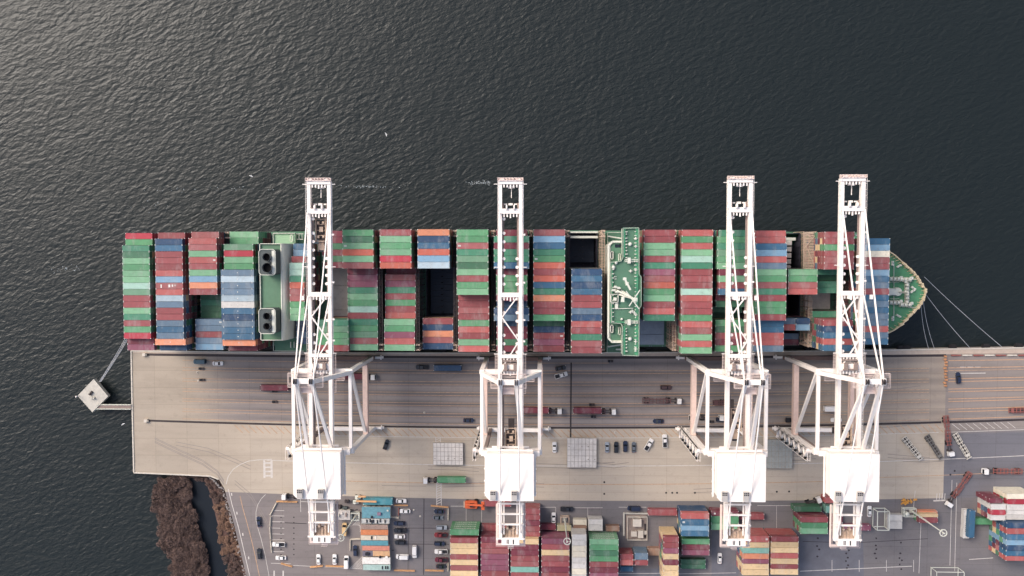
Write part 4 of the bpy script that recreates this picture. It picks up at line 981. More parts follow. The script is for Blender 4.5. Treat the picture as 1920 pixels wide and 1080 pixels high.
# ---- mooring dolphin, walkway, ropes
M_conc = mat('dolphin_concrete', (200, 194, 182), var=.12, scale=.5, dirt=.3)
P = [W(x, y, 1) for x, y in ((145.5, 742), (175.5, 710.5), (202.5, 743), (173, 773))]
dl = thing('mooring_dolphin', (P[0].x+6, P[0].y, -4), 'square concrete mooring dolphin standing alone in the water left of the quay', 'mooring dolphin')
dorg = (P[0].x+6, P[0].y, -4)
b = MB(); b.prism([(p.x, p.y) for p in P][::-1], -1.2, 1); b.build('platform', M_conc, dl, dorg)
b = MB(); cx = sum(p.x for p in P)/4; cy = sum(p.y for p in P)/4
for p in P:
    for f in (.75, .3): b.tube((cx+(p.x-cx)*f, cy+(p.y-cy)*f, -8), (cx+(p.x-cx)*f, cy+(p.y-cy)*f, -1.2), .5, .5, 10)
b.build('pile', M_rubber, dl, dorg)
for px, py, a in ((171, 737, .9), (175, 746, 0)):
    g_ = W(px, py, 1); b = MB(); b.beam((g_.x-math.cos(a), g_.y-math.sin(a), 1.15), (g_.x+math.cos(a), g_.y+math.sin(a), 1.15), 1.0, .3)
    b.tube((g_.x-.5*math.cos(a), g_.y-.5*math.sin(a), 1.2), (g_.x-.5*math.cos(a), g_.y-.5*math.sin(a), 2.0), .35, .45, 10); b.tube((g_.x+.5*math.cos(a), g_.y+.5*math.sin(a), 1.2), (g_.x+.5*math.cos(a), g_.y+.5*math.sin(a), 2.0), .35, .45, 10)
    b.build('mooring_hook', M_steel if a else M_conc, dl, dorg)
g_ = W(148, 742, 1); b = MB(); b.tube((g_.x, g_.y, 1), (g_.x, g_.y, 3), .15, .15, 8); b.tube((g_.x, g_.y, 3), (g_.x, g_.y, 3.6), .4, .3, 8); b.build('beacon', M_white, dl, dorg)
wk0 = W(180, 762.5, .6); wk1 = W(245.5, 763.5, .6); wk = MB()
wk.box(wk0.x, wk1.x, wk0.y-.75, wk0.y+.75, .35, .55, 1)
for s_ in (-1, 1):
    wk.box(wk0.x, wk1.x, wk0.y+s_*.95-.14, wk0.y+s_*.95+.14, .2, .7); wk.box(wk0.x, wk1.x, wk0.y+s_*.95-.05, wk0.y+s_*.95+.05, 1.55, 1.65)
    for k in range(12): X = wk0.x+(wk1.x-wk0.x)*k/11; wk.box(X-.06, X+.06, wk0.y+s_*.95-.06, wk0.y+s_*.95+.06, .6, 1.6)
tag(wk.build('walkway', [M_swhite, M_grate], org=(wk0.x, wk0.y, 0)), 'narrow white railed footbridge from the quay to the mooring dolphin', 'footbridge')
def rope(p, q, sag, lab, grp=None, r=.11):
    b = MB(); p, q = Vector(p), Vector(q); n_ = 10; pts = []
    for k in range(n_+1):
        t = k/n_; v = p.lerp(q, t); v.z -= sag*4*t*(1-t); pts.append(v)
    for a_, c_ in zip(pts[:-1], pts[1:]): b.tube(a_-p, c_-p, r, r, 6, 0, False)
    o = b.build('mooring_rope', M_rope); o.location = p; tag(o, lab, 'rope', grp)
st = W(233, 628, 12)
for k, (x, y) in enumerate(((275, 556), (276, 562), (277, 567))): rope(W(x, y, 12), W(186+k*1.6, 716-k*.2, 1.6), 2, 'pale mooring rope running from the stern to the dolphin', 'stern mooring ropes')
for (x0, y0, x1, y1, lb) in ((1733, 519, 1878, 650, 'longest pale bow rope running to the quay near the right edge'), (1733, 548, 1818, 651.5, 'pale bow rope tied to the quay above the dark car'), (1738, 547, 1765, 600, ''), (1731, 563, 1752, 653.5, 'steep pale bow rope just right of the bow'), (1727, 568, 1741, 653.5, 'steepest pale bow rope below the bow')):
    if lb: rope(W(x0, y0, 15), W(x1, y1, .5), 1.5, lb, None, .10)

# ---------------------------------------------------------------- ship-to-shore cranes
YSEA = W(965, YS(965)).y; YLAND = W(965, YL(965)).y
def yb(py, z): return W(957, py, z).y-YSEA
G_ = YLAND-YSEA                                       # landside rail, negative
ZG, ZGT, ZA = 44.5, 47.0, 70.0                        # girder bottom, top, apex
YT, YR = yb(340, ZGT), yb(1012, ZGT)
HX = 11.4                                             # half spacing of the legs
def crane_parts(root, troll_py, org):
    def add(b, name, m, parent=None): o = b.build(name, m, parent or root); return o
    P3 = lambda x, y, z: (x, y, z)
    # bogies and sill beams
    for sy, nm in ((0, 's'), (G_, 'l')):
        b = MB(); b.box(-HX-1.2, HX+1.2, sy-.8, sy+.8, 3.2, 5.2); add(b, 'sill_beam', M_white if sy else mat('sill_shade_brown', (120, 96, 88), dirt=.3))  # seaside sill coloured dark brown for the shade that hides it
        for sx in (-1, 1):
            b = MB(); cx = sx*HX
            b.box(cx-3.6, cx+3.6, sy-.45, sy+.45, 2.2, 3.2)
            for q in (-2, 2): b.box(cx+q-1.6, cx+q+1.6, sy-.4, sy+.4, 1.2, 2.1)
            b.box(cx+sx*3.6, cx+sx*4.6, sy-.5, sy+.5, 1.2, 2.0); b.box(cx+sx*3.4, cx+sx*3.8, sy-1.0, sy+1.0, 1.5, 2.6)
            bg_ = add(b, 'bogie', M_white)
            w = MB()
            for q in (-2.9, -1.2, 1.2, 2.9): w.tube((cx+q, sy-.3, .65), (cx+q, sy+.3, .65), .6, .6, 12)
            add(w, 'wheels', M_steel, bg_)
    for sx in (-1, 1):
        for sy in (0, G_):
            b = MB(); b.beam((sx*HX, sy, 5), (sx*(HX-.4), sy, ZG+.5), 1.5, 1.7); add(b, 'leg', M_white)
        b = MB(); b.box(sx*HX-1.0, sx*HX+1.0, G_+.9, -.9, 16.5, 19.2); add(b, 'portal_beam', M_pink)
        b = MB(); b.box(sx*(HX-.4)-.6, sx*(HX-.4)+.6, G_+1, -1, ZG-.2, ZG+1.0); add(b, 'side_beam', M_white)
        b = MB(); b.beam((sx*(HX-.2), -1, ZG-1), (sx*(HX-.2), G_+1.6, 18.5), 1.1, 1.1); add(b, 'diagonal_brace', M_white)
        # A-frame
        b = MB(); b.beam((sx*(HX-.4), -.5, ZG), (sx*3.0, -.2, ZA), 1.5, 1.5); add(b, 'a_frame_leg', M_white)
        b = MB(); b.beam((sx*2.6, -.5, ZA-.5), (sx*4.6, G_+.2, ZGT+.8), 1.15, 1.15); add(b, 'rear_brace', M_white)
        b = MB(); b.tube((sx*3.2, -.6, ZA), (sx*3.75, YR+3, ZGT+.6), .28, .28, 8); add(b, 'back_stay', M_white)
        b = MB(); b.beam((sx*3.3, .3, ZA), (sx*4.1, yb(398, ZGT), ZGT+1), .42, .6); b.cbox(sx*3.75, yb(560, 57), 56.5, .9, 1.6, .9); add(b, 'fore_stay', M_white)
        b = MB(); b.beam((sx*3.0, .3, ZA-1), (sx*4.1, yb(556, ZGT), ZGT+1), .42, .6); add(b, 'inner_fore_stay', M_white)
        # girder / boom
        b = MB(); b.box(sx*3.85-.68, sx*3.85+.68, YR, YT, ZG, ZGT)
        y = YR+2
        while y < YT: b.box(sx*3.85-.73, sx*3.85+.73, y-.08, y+.08, ZG-.02, ZGT+.03); y += 4.1
        gd = add(b, 'girder', M_white)
        w = MB(); w.box(sx*2.85-.42, sx*2.85+.42, yb(842, ZG), YT-8, ZG+.55, ZG+.67)
        add(w, 'girder_walkway', M_grate, gd)
        random.seed(6)
        y = YT-14
        while y > yb(690, ZG):
            if sx < 0 or (y < yb(470, ZG)): 
                w = MB(); w.tube((sx*2.5, y, ZG+1.2), (sx*2.5, y, ZG+1.6), .62, .62, 10); w.box(sx*2.5-.1, sx*2.5+.1, y-.1, y+.1, ZG+.6, ZG+1.2); add(w, 'festoon_trolley', M_white, gd)
            y -= random.choice((3.2, 3.2, 5.4))
        w = MB()
        for zz in (ZGT+1.05,): w.box(sx*4.75-.05, sx*4.75+.05, YR, YT, zz-.08, zz)
        y = YR
        while y < YT: w.box(sx*4.75-.05, sx*4.75+.05, y-.05, y+.05, ZGT-.6, ZGT+1.05); y += 2.2
        w.box(sx*4.6-.0, sx*4.6+.35, YR, YT, ZGT-.7, ZGT-.62); 
        add(w, 'guard_rail', M_white, gd)
    # ties between the two girders
    for py, w_ in ((342, 1.3), (396, 1.9), (553, 1.7), (668, 1.3), (690, 2.6)):
        y = yb(py, ZGT); b = MB(); b.box(-4.5, 4.5, y-w_/2, y+w_/2, ZGT-1.4, ZGT+.35)
        for x in (-2.4, -1.2, 0, 1.2, 2.4): b.cbox(x, y-w_/2-.6, ZGT-.3, .5, 1.2+.8*(x == 0), .6)
        if py in (396,):
            for x in (-1.4, 1.4): b.tube((x-.25, y+w_/2+.4, ZGT+.5), (x+.25, y+w_/2+.4, ZGT+.5), 1.0, 1.0, 14)
        add(b, 'cross_beam', M_white)
    b = MB()
    for py in (345, 501, 664): y = yb(py, ZGT); b.box(-6.2, -4.6, y-.12, y+.12, ZGT-.5, ZGT-.2); b.box(4.6, 6.2, y-.12, y+.12, ZGT-.5, ZGT-.2)
    for py in (440, 530, 600, 640): y = yb(py, ZGT); b.box(4.6, 5.6, y-.35, y+.35, ZGT-.5, ZGT-.2)
    add(b, 'lamp_bracket', M_white)
    b = MB(); zz = [553, 595, 640, 690]; s_ = 1
    for a, c in zip(zz[:-1], zz[1:]): b.beam((s_*3.2, yb(a, ZGT), ZGT-.2), (-s_*3.2, yb(c, ZGT), ZGT-.2), .45); s_ = -s_
    add(b, 'zigzag_bracing', M_white)
    # boom tip
    b = MB(); y = YT; b.box(-4.9, 4.9, y+.2, y+.45, ZGT+.9, ZGT+1.0); b.box(-4.9, 4.9, y+1.2, y+1.35, ZGT+.9, ZGT+1.0); b.box(-4.8, 4.8, y, y+1.3, ZGT-.8, ZGT-.7, 0)
    for k in range(9): b.box(-4.8+k*1.2-.05, -4.8+k*1.2+.05, y+.2, y+1.4, ZGT-.7, ZGT+1.0)
    for x in (-3.1, 3.1): b.tube((x-.9, y+.6, ZGT+.3), (x+.9, y+.6, ZGT+.3), .6, .6, 12)
    tp = add(b, 'tip_platform', M_pinkw)
    b = MB(); b.beam((.3, y-1, ZG), (.3, y-6, ZG), .25); b.cbox(.3, y-2, ZG, 2.6, .9, .3); b.cbox(0, yb(383, ZG), ZG, 1.6, .8, .6); b.cbox(-2, yb(383, ZG), ZG, 1.4, .5, .4); b.cbox(2, yb(383, ZG), ZG, 1.4, .5, .4)
    add(b, 'tip_bracket', M_white, tp)
    # seaside portal top beam, landside top beam
    b = MB(); b.box(-HX, HX, -1.0, .8, ZG-2.4, ZG-.3); add(b, 'portal_top_beam', M_white)
    b = MB(); b.box(-HX-.6, HX+.6, G_-1.3, G_+1.2, ZG-2.4, ZG-.2); b.box(-HX+.3, HX-.3, G_-1.0, G_+.9, ZG-.2, ZGT+.6); add(b, 'landside_top_beam', M_white)
    # apex
    b = MB(); b.box(-4.0, 4.0, -.9, .9, ZA-.9, ZA+.7)
    for x in (-2.9, 2.9): b.box(x-.9, x+.9, -1.2, 1.2, ZA+.7, ZA+1.1)
    ap = add(b, 'apex_beam', M_white)
    b = MB()
    for x in (-3.4, -2.6, 2.2, 3.0): b.tube((x, 0, ZA+1.2), (x+.35, 0, ZA+1.2), 1.0, 1.0, 14)
    add(b, 'sheave', M_steel, ap)
    b = MB()
    for zz in (ZA-2.6, ZA-1.5):
        b.box(-6.3, 6.3, -2.6, -2.5, zz, zz+.1); b.box(-6.3, 6.3, 2.5, 2.6, zz, zz+.1); b.box(-6.3, -6.2, -2.6, 2.6, zz, zz+.1); b.box(6.2, 6.3, -2.6, 2.6, zz, zz+.1)
    for yy in (-2.2, -1.7, -1.2, 1.2, 1.7, 2.2): b.box(-6.2, 6.2, yy-.07, yy+.07, ZA-2.7, ZA-2.6)
    for k in range(10): b.box(-6.2+k*1.36, -6.1+k*1.36, -2.6, -2.5, ZA-2.7, ZA-1.5); b.box(-6.2+k*1.36, -6.1+k*1.36, 2.5, 2.6, ZA-2.7, ZA-1.5)
    b.box(-2, 2, -4.6, -4.5, ZA-3, ZA-2.9); b.box(-2, 2, -5.0, -2.6, ZA-4.2, ZA-4.1); b.box(-2, -1.9, -5, -2.6, ZA-4.2, ZA-3); b.box(1.9, 2, -5, -2.6, ZA-4.2, ZA-3)
    add(b, 'apex_platform', M_pinkw, ap)
    # platforms at the portal top
    b = MB(); z0 = ZG+.9
    for (x0, x1, y0, y1) in ((4.8, 9.0, -3.4, -1.2), (-9.0, -4.8, -3.4, -1.2), (4.8, 5.8, -1.2, 7), (-5.8, -4.8, -1.2, 7), (4.8, 5.8, -8, -3.4), (-3, 3, 3.5, 6)):
        yy = y0
        while yy < y1: b.box(x0, x1, yy, yy+.14, z0, z0+.08); yy += .55
        for (xa, ya, xb, yb_) in ((x0, y0, x1, y0), (x0, y1, x1, y1), (x0, y0, x0, y1), (x1, y0, x1, y1)): b.beam((xa, ya, z0+1.1), (xb, yb_, z0+1.1), .09)
    add(b, 'service_platform', M_pinkw)
    b = MB()
    for (x, y, lx, ly, lz) in ((-1.8, 2.2, 1.2, 2.6, 1.6), (1.8, 2.2, 1.2, 2.6, 1.6), (0, 1, 5.6, .6, .8), (0, 4.6, 5.8, .5, .7)): b.cbox(x, y, ZGT+lz/2, lx, ly, lz)
    add(b, 'boom_hoist', M_grate)
    # machine house
    za, zb = ZGT+.7, ZGT+6.6; y0, y1 = yb(938, zb), yb(852, zb); hx = 8.75; xo = 0
    b = MB(); ch = 1.6
    b.prism([(-hx+ch, y0), (hx-.4, y0), (hx, y0+.4), (hx, y1), (-hx, y1), (-hx, y0+ch)], za, zb); hs = add(b, 'machine_house', M_white)
    b = MB(); b.prism([(-hx+ch-.3, y0-.25), (hx+.2, y0-.25), (hx+.2, y1+.2), (-hx-.2, y1+.2), (-hx-.2, y0+ch-.3)], zb, zb+.15)
    for k in range(8): X = -hx+1+k*2.35; b.box(X-.03, X+.03, y0+1, y1-.2, zb+.15, zb+.19)
    add(b, 'roof', M_white, hs)
    for x in (-7.3, .6):
        b = MB(); b.box(x, x+2.1, y0+.3, y0+3.7, zb+.15, zb+1.5); v = add(b, 'vent_box', mat('vent_grey', (190, 184, 178), dirt=.1), hs)
        b = MB()
        for i in range(3):
            for j in range(2): b.box(x+.12+i*.66, x+.62+i*.66, y0+2.35+j*.66, y0+2.85+j*.66, zb+1.5, zb+1.53)
        add(b, 'vent_fans', M_dark, v)
    for sx in (-1, 1):
        b = MB()
        b.box(sx*(hx+.5)-.35, sx*(hx+.5)+.35, y0, y1, za+.3, za+.4); b.box(sx*(hx+.85)-.05, sx*(hx+.85)+.05, y0, y1, za+1.3, za+1.4)
        for k in range(4): b.cbox(sx*(hx+.9), y0+1.5+k*4.6, za+1.4, .5, .5, .5)
        add(b, 'house_walkway', M_white, hs)
    b = MB(); b.box(-hx+.2, hx-.2, y1+.2, y1+1.0, za+1.5, za+2.2); b.box(-7, 7, y1+1.0, y1+1.8, za, za+.2); add(b, 'front_gallery', M_white, hs)
    # tail
    b = MB()
    for py in (944.5, 964, 983.5): y = yb(py, ZGT+.8); b.box(-5.0, 5.2, y-.3, y+.3, ZGT+.1, ZGT+.9)
    add(b, 'tail_cross_beam', M_white)
    b = MB()
    for x in (-2.5, 2.5): b.box(x-.22, x+.22, YR+2, yb(930, ZGT), ZGT-.6, ZGT-.1)
    add(b, 'tail_rail', M_white)
    b = MB(); y = yb(998, ZG); b.box(-3.2, 3.2, y-3, y+1.5, ZG-.5, ZG+.8)
    for x in (-1.2, 1.2): b.tube((x, y+2.2, ZG+.5), (x, y+2.2, ZG+2.2), .55, .45, 10); b.cbox(x, y+3, ZG+1.2, .7, 1.6, .6)
    for x in (-2.6, -1.3, 0, 1.3, 2.6): b.box(x-.08, x+.08, y-3, y+1.5, ZG+.8, ZG+1.3)
    add(b, 'tail_machinery', M_beige)
    b = MB(); b.box(-3.4, 3.4, YR-1.9, YR+.6, ZG, ZGT+.3); b.box(-5.4, 5.4, YR+.2, YR+.8, ZGT+.2, ZGT+.5); tl = add(b, 'tail_cabin', M_white)
    b = MB()
    for x in (-1.4, -.9): b.box(x, x+.3, YR-1.5, YR+.3, ZGT+.3, ZGT+.34)
    b.box(.9, 1.4, YR-1.6, YR+.4, ZGT+.3, ZGT+.34); add(b, 'cabin_window', M_dark, tl)
    b = MB()
    for (x0, x1, y0_, y1_) in ((-5.6, -4.9, YR-2.4, yb(945, ZG)), (4.9, 5.6, YR-2.4, yb(945, ZG)), (-5.6, 5.6, YR-3.3, YR-2.4)):
        b.box(x0, x1, y0_, y1_, ZG-.6, ZG-.5)
        for (xa, ya, xb, yb_) in ((x0, y0_, x1, y0_), (x0, y1_, x1, y1_), (x0, y0_, x0, y1_), (x1, y0_, x1, y1_)): b.beam((xa, ya, ZG+.5), (xb, yb_, ZG+.5), .08)
    b.box(-1.2, 1.2, YR-4.4, YR-3.3, ZG-1.6, ZG-1.5); b.beam((-1.2, YR-4.4, ZG-.4), (1.2, YR-4.4, ZG-.4), .1)
    for k in range(7): y = YR+k*4; b.beam((4.9, y, ZG-.5), (6.0, y+1.8, ZG-.5), .1); b.beam((6.0, y+1.8, ZG-.5), (4.9, y+3.6, ZG-.5), .1)
    add(b, 'tail_platform', M_pinkw, tl)
    # stair tower on the landside leg, lift
    b = MB(); x = -HX-2.6; z = 2.0; k = 0
    while z < ZG-3:
        y0_, y1_ = G_-2.9, G_-.1; f = 1 if k % 2 == 0 else -1
        b.beam((x, y0_ if f > 0 else y1_, z), (x, y1_ if f > 0 else y0_, z+3.2), .8, .12)
        for yy in (y0_-.5, y1_+.5): b.box(x-.55, x+.55, yy-.5, yy+.5, z+3.15 if (yy > G_-1) == (f > 0) else z-.05, z+3.22 if (yy > G_-1) == (f > 0) else z+.02)
        for xx in (x-.5, x+.5): b.beam((xx, y0_-.9, z+1.0), (xx, y1_+.9, z+1.0), .1); b.beam((xx, y0_-.9, z+4.2), (xx, y1_+.9, z+4.2), .1)
        z += 3.2; k += 1
    for xx in (x-.5, x+.5):
        for yy in (G_-3.8, G_+.8): b.beam((xx, yy, 1), (xx, yy, ZG-1), .16)
    b.box(x-.5, -HX, G_-1, G_+.2, ZG-2.5, ZG-2.4); add(b, 'stair_tower', M_white)
    b = MB(); b.box(-HX+.9, -HX+2.2, G_-.8, G_+.8, 5.4, ZG-3); add(b, 'lift_shaft', M_grate)
    # trolley
    ty = yb(troll_py, ZG-2)
    b = MB(); b.box(-2.2, 2.2, ty-3.6, ty+3.6, ZG-1.4, ZG-1.0, 1)
    for x in (-1.9, 1.9): b.box(x-.2, x+.2, ty-4.4, ty+4.4, ZG-1.0, ZG-.5); b.box(x-.1, x+.1, ty-4.4, ty+4.4, ZG+.3, ZG+.42)
    for yy in (-4.2, -2, 0, 2.2, 4.2): b.box(-2, 2, ty+yy-.14, ty+yy+.14, ZG-1.0, ZG-.6)
    for (x, yy) in ((-1, -2.5), (1, -2.5), (-1, 2.8), (1, 2.8)): b.tube((x-.4, ty+yy, ZG-.4), (x+.4, ty+yy, ZG-.4), .6, .6, 12)
    b.cbox(.2, ty+.3, ZG-.4, 1.4, 2.0, 1.0)
    tr = add(b, 'trolley', [M_beige, M_steel])
    b = MB(); b.box(-1.5, 1.1, ty-8.2, ty-5.2, ZG-4.2, ZG-1.2); b.box(-1.2, .8, ty-5.2, ty-3.4, ZG-2, ZG-1.6); cb_ = add(b, 'operator_cabin', M_beige, tr)
    b = MB(); b.box(-1.2, .8, ty-8.3, ty-7.6, ZG-4.0, ZG-1.15); add(b, 'cabin_window', M_glass, cb_)
    b = MB(); b.box(-1.2, 1.2, ty-6.2, ty+6.2, ZG-10, ZG-9.4); b.box(-6.0, 6.0, ty-.5, ty+.5, ZG-10.4, ZG-9.8) if False else b.box(-2.0, 2.0, ty-1.2, ty+1.2, ZG-10.2, ZG-9.6)
    for sx in (-1, 1):
        for sy in (-1, 1): b.tube((sx*1.0, ty+sy*1.0, ZG-1.2), (sx*1.0, ty+sy*1.0, ZG-9.5), .05, .05, 5)
    add(b, 'head_block', M_steel, tr)
CR = [(599.3, 432, 'leftmost ship-to-shore crane, white, its trolley out over the ship', -1), (957.0, 822, 'second white ship-to-shore crane from the left, standing upright below the camera', -1),
      (1386.0, 785, 'third white ship-to-shore crane from the left, stairs on its left side', 1), (1596.0, 815, 'rightmost white ship-to-shore crane, nearest the bow of the ship', 1)]
for i, (px, tpy, lab, side) in enumerate(CR):
    p = W(px, 560, ZGT); X = p.x; gp = G(965, YS(965)); pxg = 1008+(px-1008)/1.13
    t = thing('ship_to_shore_crane', (X, W(pxg, YS(pxg)).y, 0), lab, 'crane', 'cranes along the quay')
    crane_parts(t, tpy, None)

# ---------------------------------------------------------------- vehicles
M_lamp = mat('lamp_glass', (236, 232, 220), rough=.2, var=.02); M_red = mat('tail_lamp', (150, 40, 40), var=.02)
def oct_plan(L, w, c): return [(-L/2+c, -w/2), (L/2-c*1.3, -w/2), (L/2, -w/2+c*1.3), (L/2, w/2-c*1.3), (L/2-c*1.3, w/2), (-L/2+c, w/2), (-L/2, w/2-c), (-L/2, -w/2+c)]
def shrink(pl, s, sx=None): return [(x*(sx or s), y*s) for x, y in pl]
def make_car(kind):
    """parts as (name, mesh, children)"""
    L, w, h = dict(sedan=(4.7, 1.84, 1.45), suv=(4.8, 1.92, 1.7), pickup=(5.7, 2.0, 1.85), van=(5.6, 2.0, 2.25))[kind]
    P = []
    b = MB(); pl = oct_plan(L, w, .28); hb_ = .78 if kind in ('sedan',) else .95
    b.prism(shrink(pl, .94, .97), .28, .5, 0, pl); b.prism(pl, .5, hb_-.12); b.prism(pl, hb_-.12, hb_, 0, shrink(pl, .9, .965))
    if kind == 'pickup': pass
    P.append(('body', b.mesh('body', [PROTO])))
    cab = dict(sedan=(-1.75, 1.0, -1.15, .35), suv=(-2.2, .95, -1.95, .35), pickup=(-.55, 1.45, -.4, .95), van=(-2.6, 1.9, -2.5, 1.2))[kind]
    x0, x1, t0, t1 = cab; wb_ = w*.43; wt = w*.36 if kind != 'van' else w*.41
    b = MB(); b.prism([(x0, -wb_), (x1, -wb_), (x1, wb_), (x0, wb_)], hb_-.02, h-.06, 0, [(t0, -wt), (t1, -wt), (t1, wt), (t0, wt)])
    P.append(('windows', b.mesh('windows', [M_glass])))
    b = MB(); b.prism([(t0, -wt), (t1, -wt), (t1, wt), (t0, wt)], h-.07, h, 0, [(t0+.08, -wt+.08), (t1-.08, -wt+.08), (t1-.08, wt-.08), (t0+.08, wt-.08)])
    for s_ in (-1, 1):
        for (a, c) in (((x0, s_*wb_, hb_), (t0, s_*wt, h-.04)), ((x1, s_*wb_, hb_), (t1, s_*wt, h-.04))): b.beam(a, c, .09)
    if kind == 'van': b.box(-2.55, .9, -w*.44, w*.44, hb_, h-.05)
    P.append(('roof', b.mesh('roof', [PROTO])))
    if kind == 'pickup':
        b = MB(); b.box(-L/2+.15, x0-.12, -w/2+.16, w/2-.16, hb_-.02, hb_+.012); P.append(('cargo_bed', b.mesh('cargo_bed', [M_dark])))
        b = MB()
        for s_ in (-1, 1): b.box(-L/2+.1, x0-.05, s_*(w/2-.1)-.07, s_*(w/2-.1)+.07, hb_-.03, hb_+.14)
        b.box(-L/2+.03, -L/2+.14, -w/2+.14, w/2-.14, hb_-.03, hb_+.14); P.append(('bed_side', b.mesh('bed_side', [PROTO])))
    for s_ in (-1, 1):
        b = MB(); b.cbox(L/2-.14, s_*w*.36, .66, .2, .34, .16); P.append(('headlight', b.mesh('headlight', [M_lamp])))
        b = MB(); b.cbox(-L/2+.10, s_*w*.38, .72, .18, .26, .18); P.append(('tail_light', b.mesh('tail_light', [M_red])))
        b = MB(); b.cbox(x1-.25, s_*(w/2+.1), hb_+.1, .16, .22, .14); P.append(('mirror', b.mesh('mirror', [PROTO])))
        for xx in (L*.31, -L*.30):
            b = MB(); b.tube((xx, s_*(w/2-.24), .34), (xx, s_*(w/2-.01), .34), .34, .34, 12); b.tube((xx, s_*(w/2-.02), .34), (xx, s_*(w/2+.005), .34), .2, .2, 10, 1)
            P.append(('wheel', b.mesh('wheel', [M_rubber, M_kerb])))
    return P
CARS = {k: make_car(k) for k in ('sedan', 'suv', 'pickup', 'van')}
CARP = {'white': (244, 240, 236), 'black': (44, 46, 52), 'navy': (42, 50, 72), 'grey': (110, 116, 122), 'silver': (168, 174, 182), 'maroon': (112, 44, 58), 'teal': (52, 84, 100), 'brown': (84, 62, 62), 'darkred': (140, 50, 52), 'tan': (222, 186, 134)}
def car(px, py, ang, kind, colr, label, group='cars and vans'):
    t = thing({'sedan': 'car', 'suv': 'car', 'pickup': 'pickup_truck', 'van': 'van'}[kind], W(px, py, 0.0), label, {'sedan': 'car', 'suv': 'car', 'pickup': 'pickup truck', 'van': 'van'}[kind], None, R_(ang))
    pm = mat('vehicle_'+colr, CARP[colr], rough=.3, var=.03, spec=.5)
    for nm, me in CARS[kind]:
        o = bpy.data.objects.new(nm, me); C.objects.link(o); o.parent = t
        for sl_ in o.material_slots:
            if sl_.material == PROTO: sl_.link = 'OBJECT'; sl_.material = pm
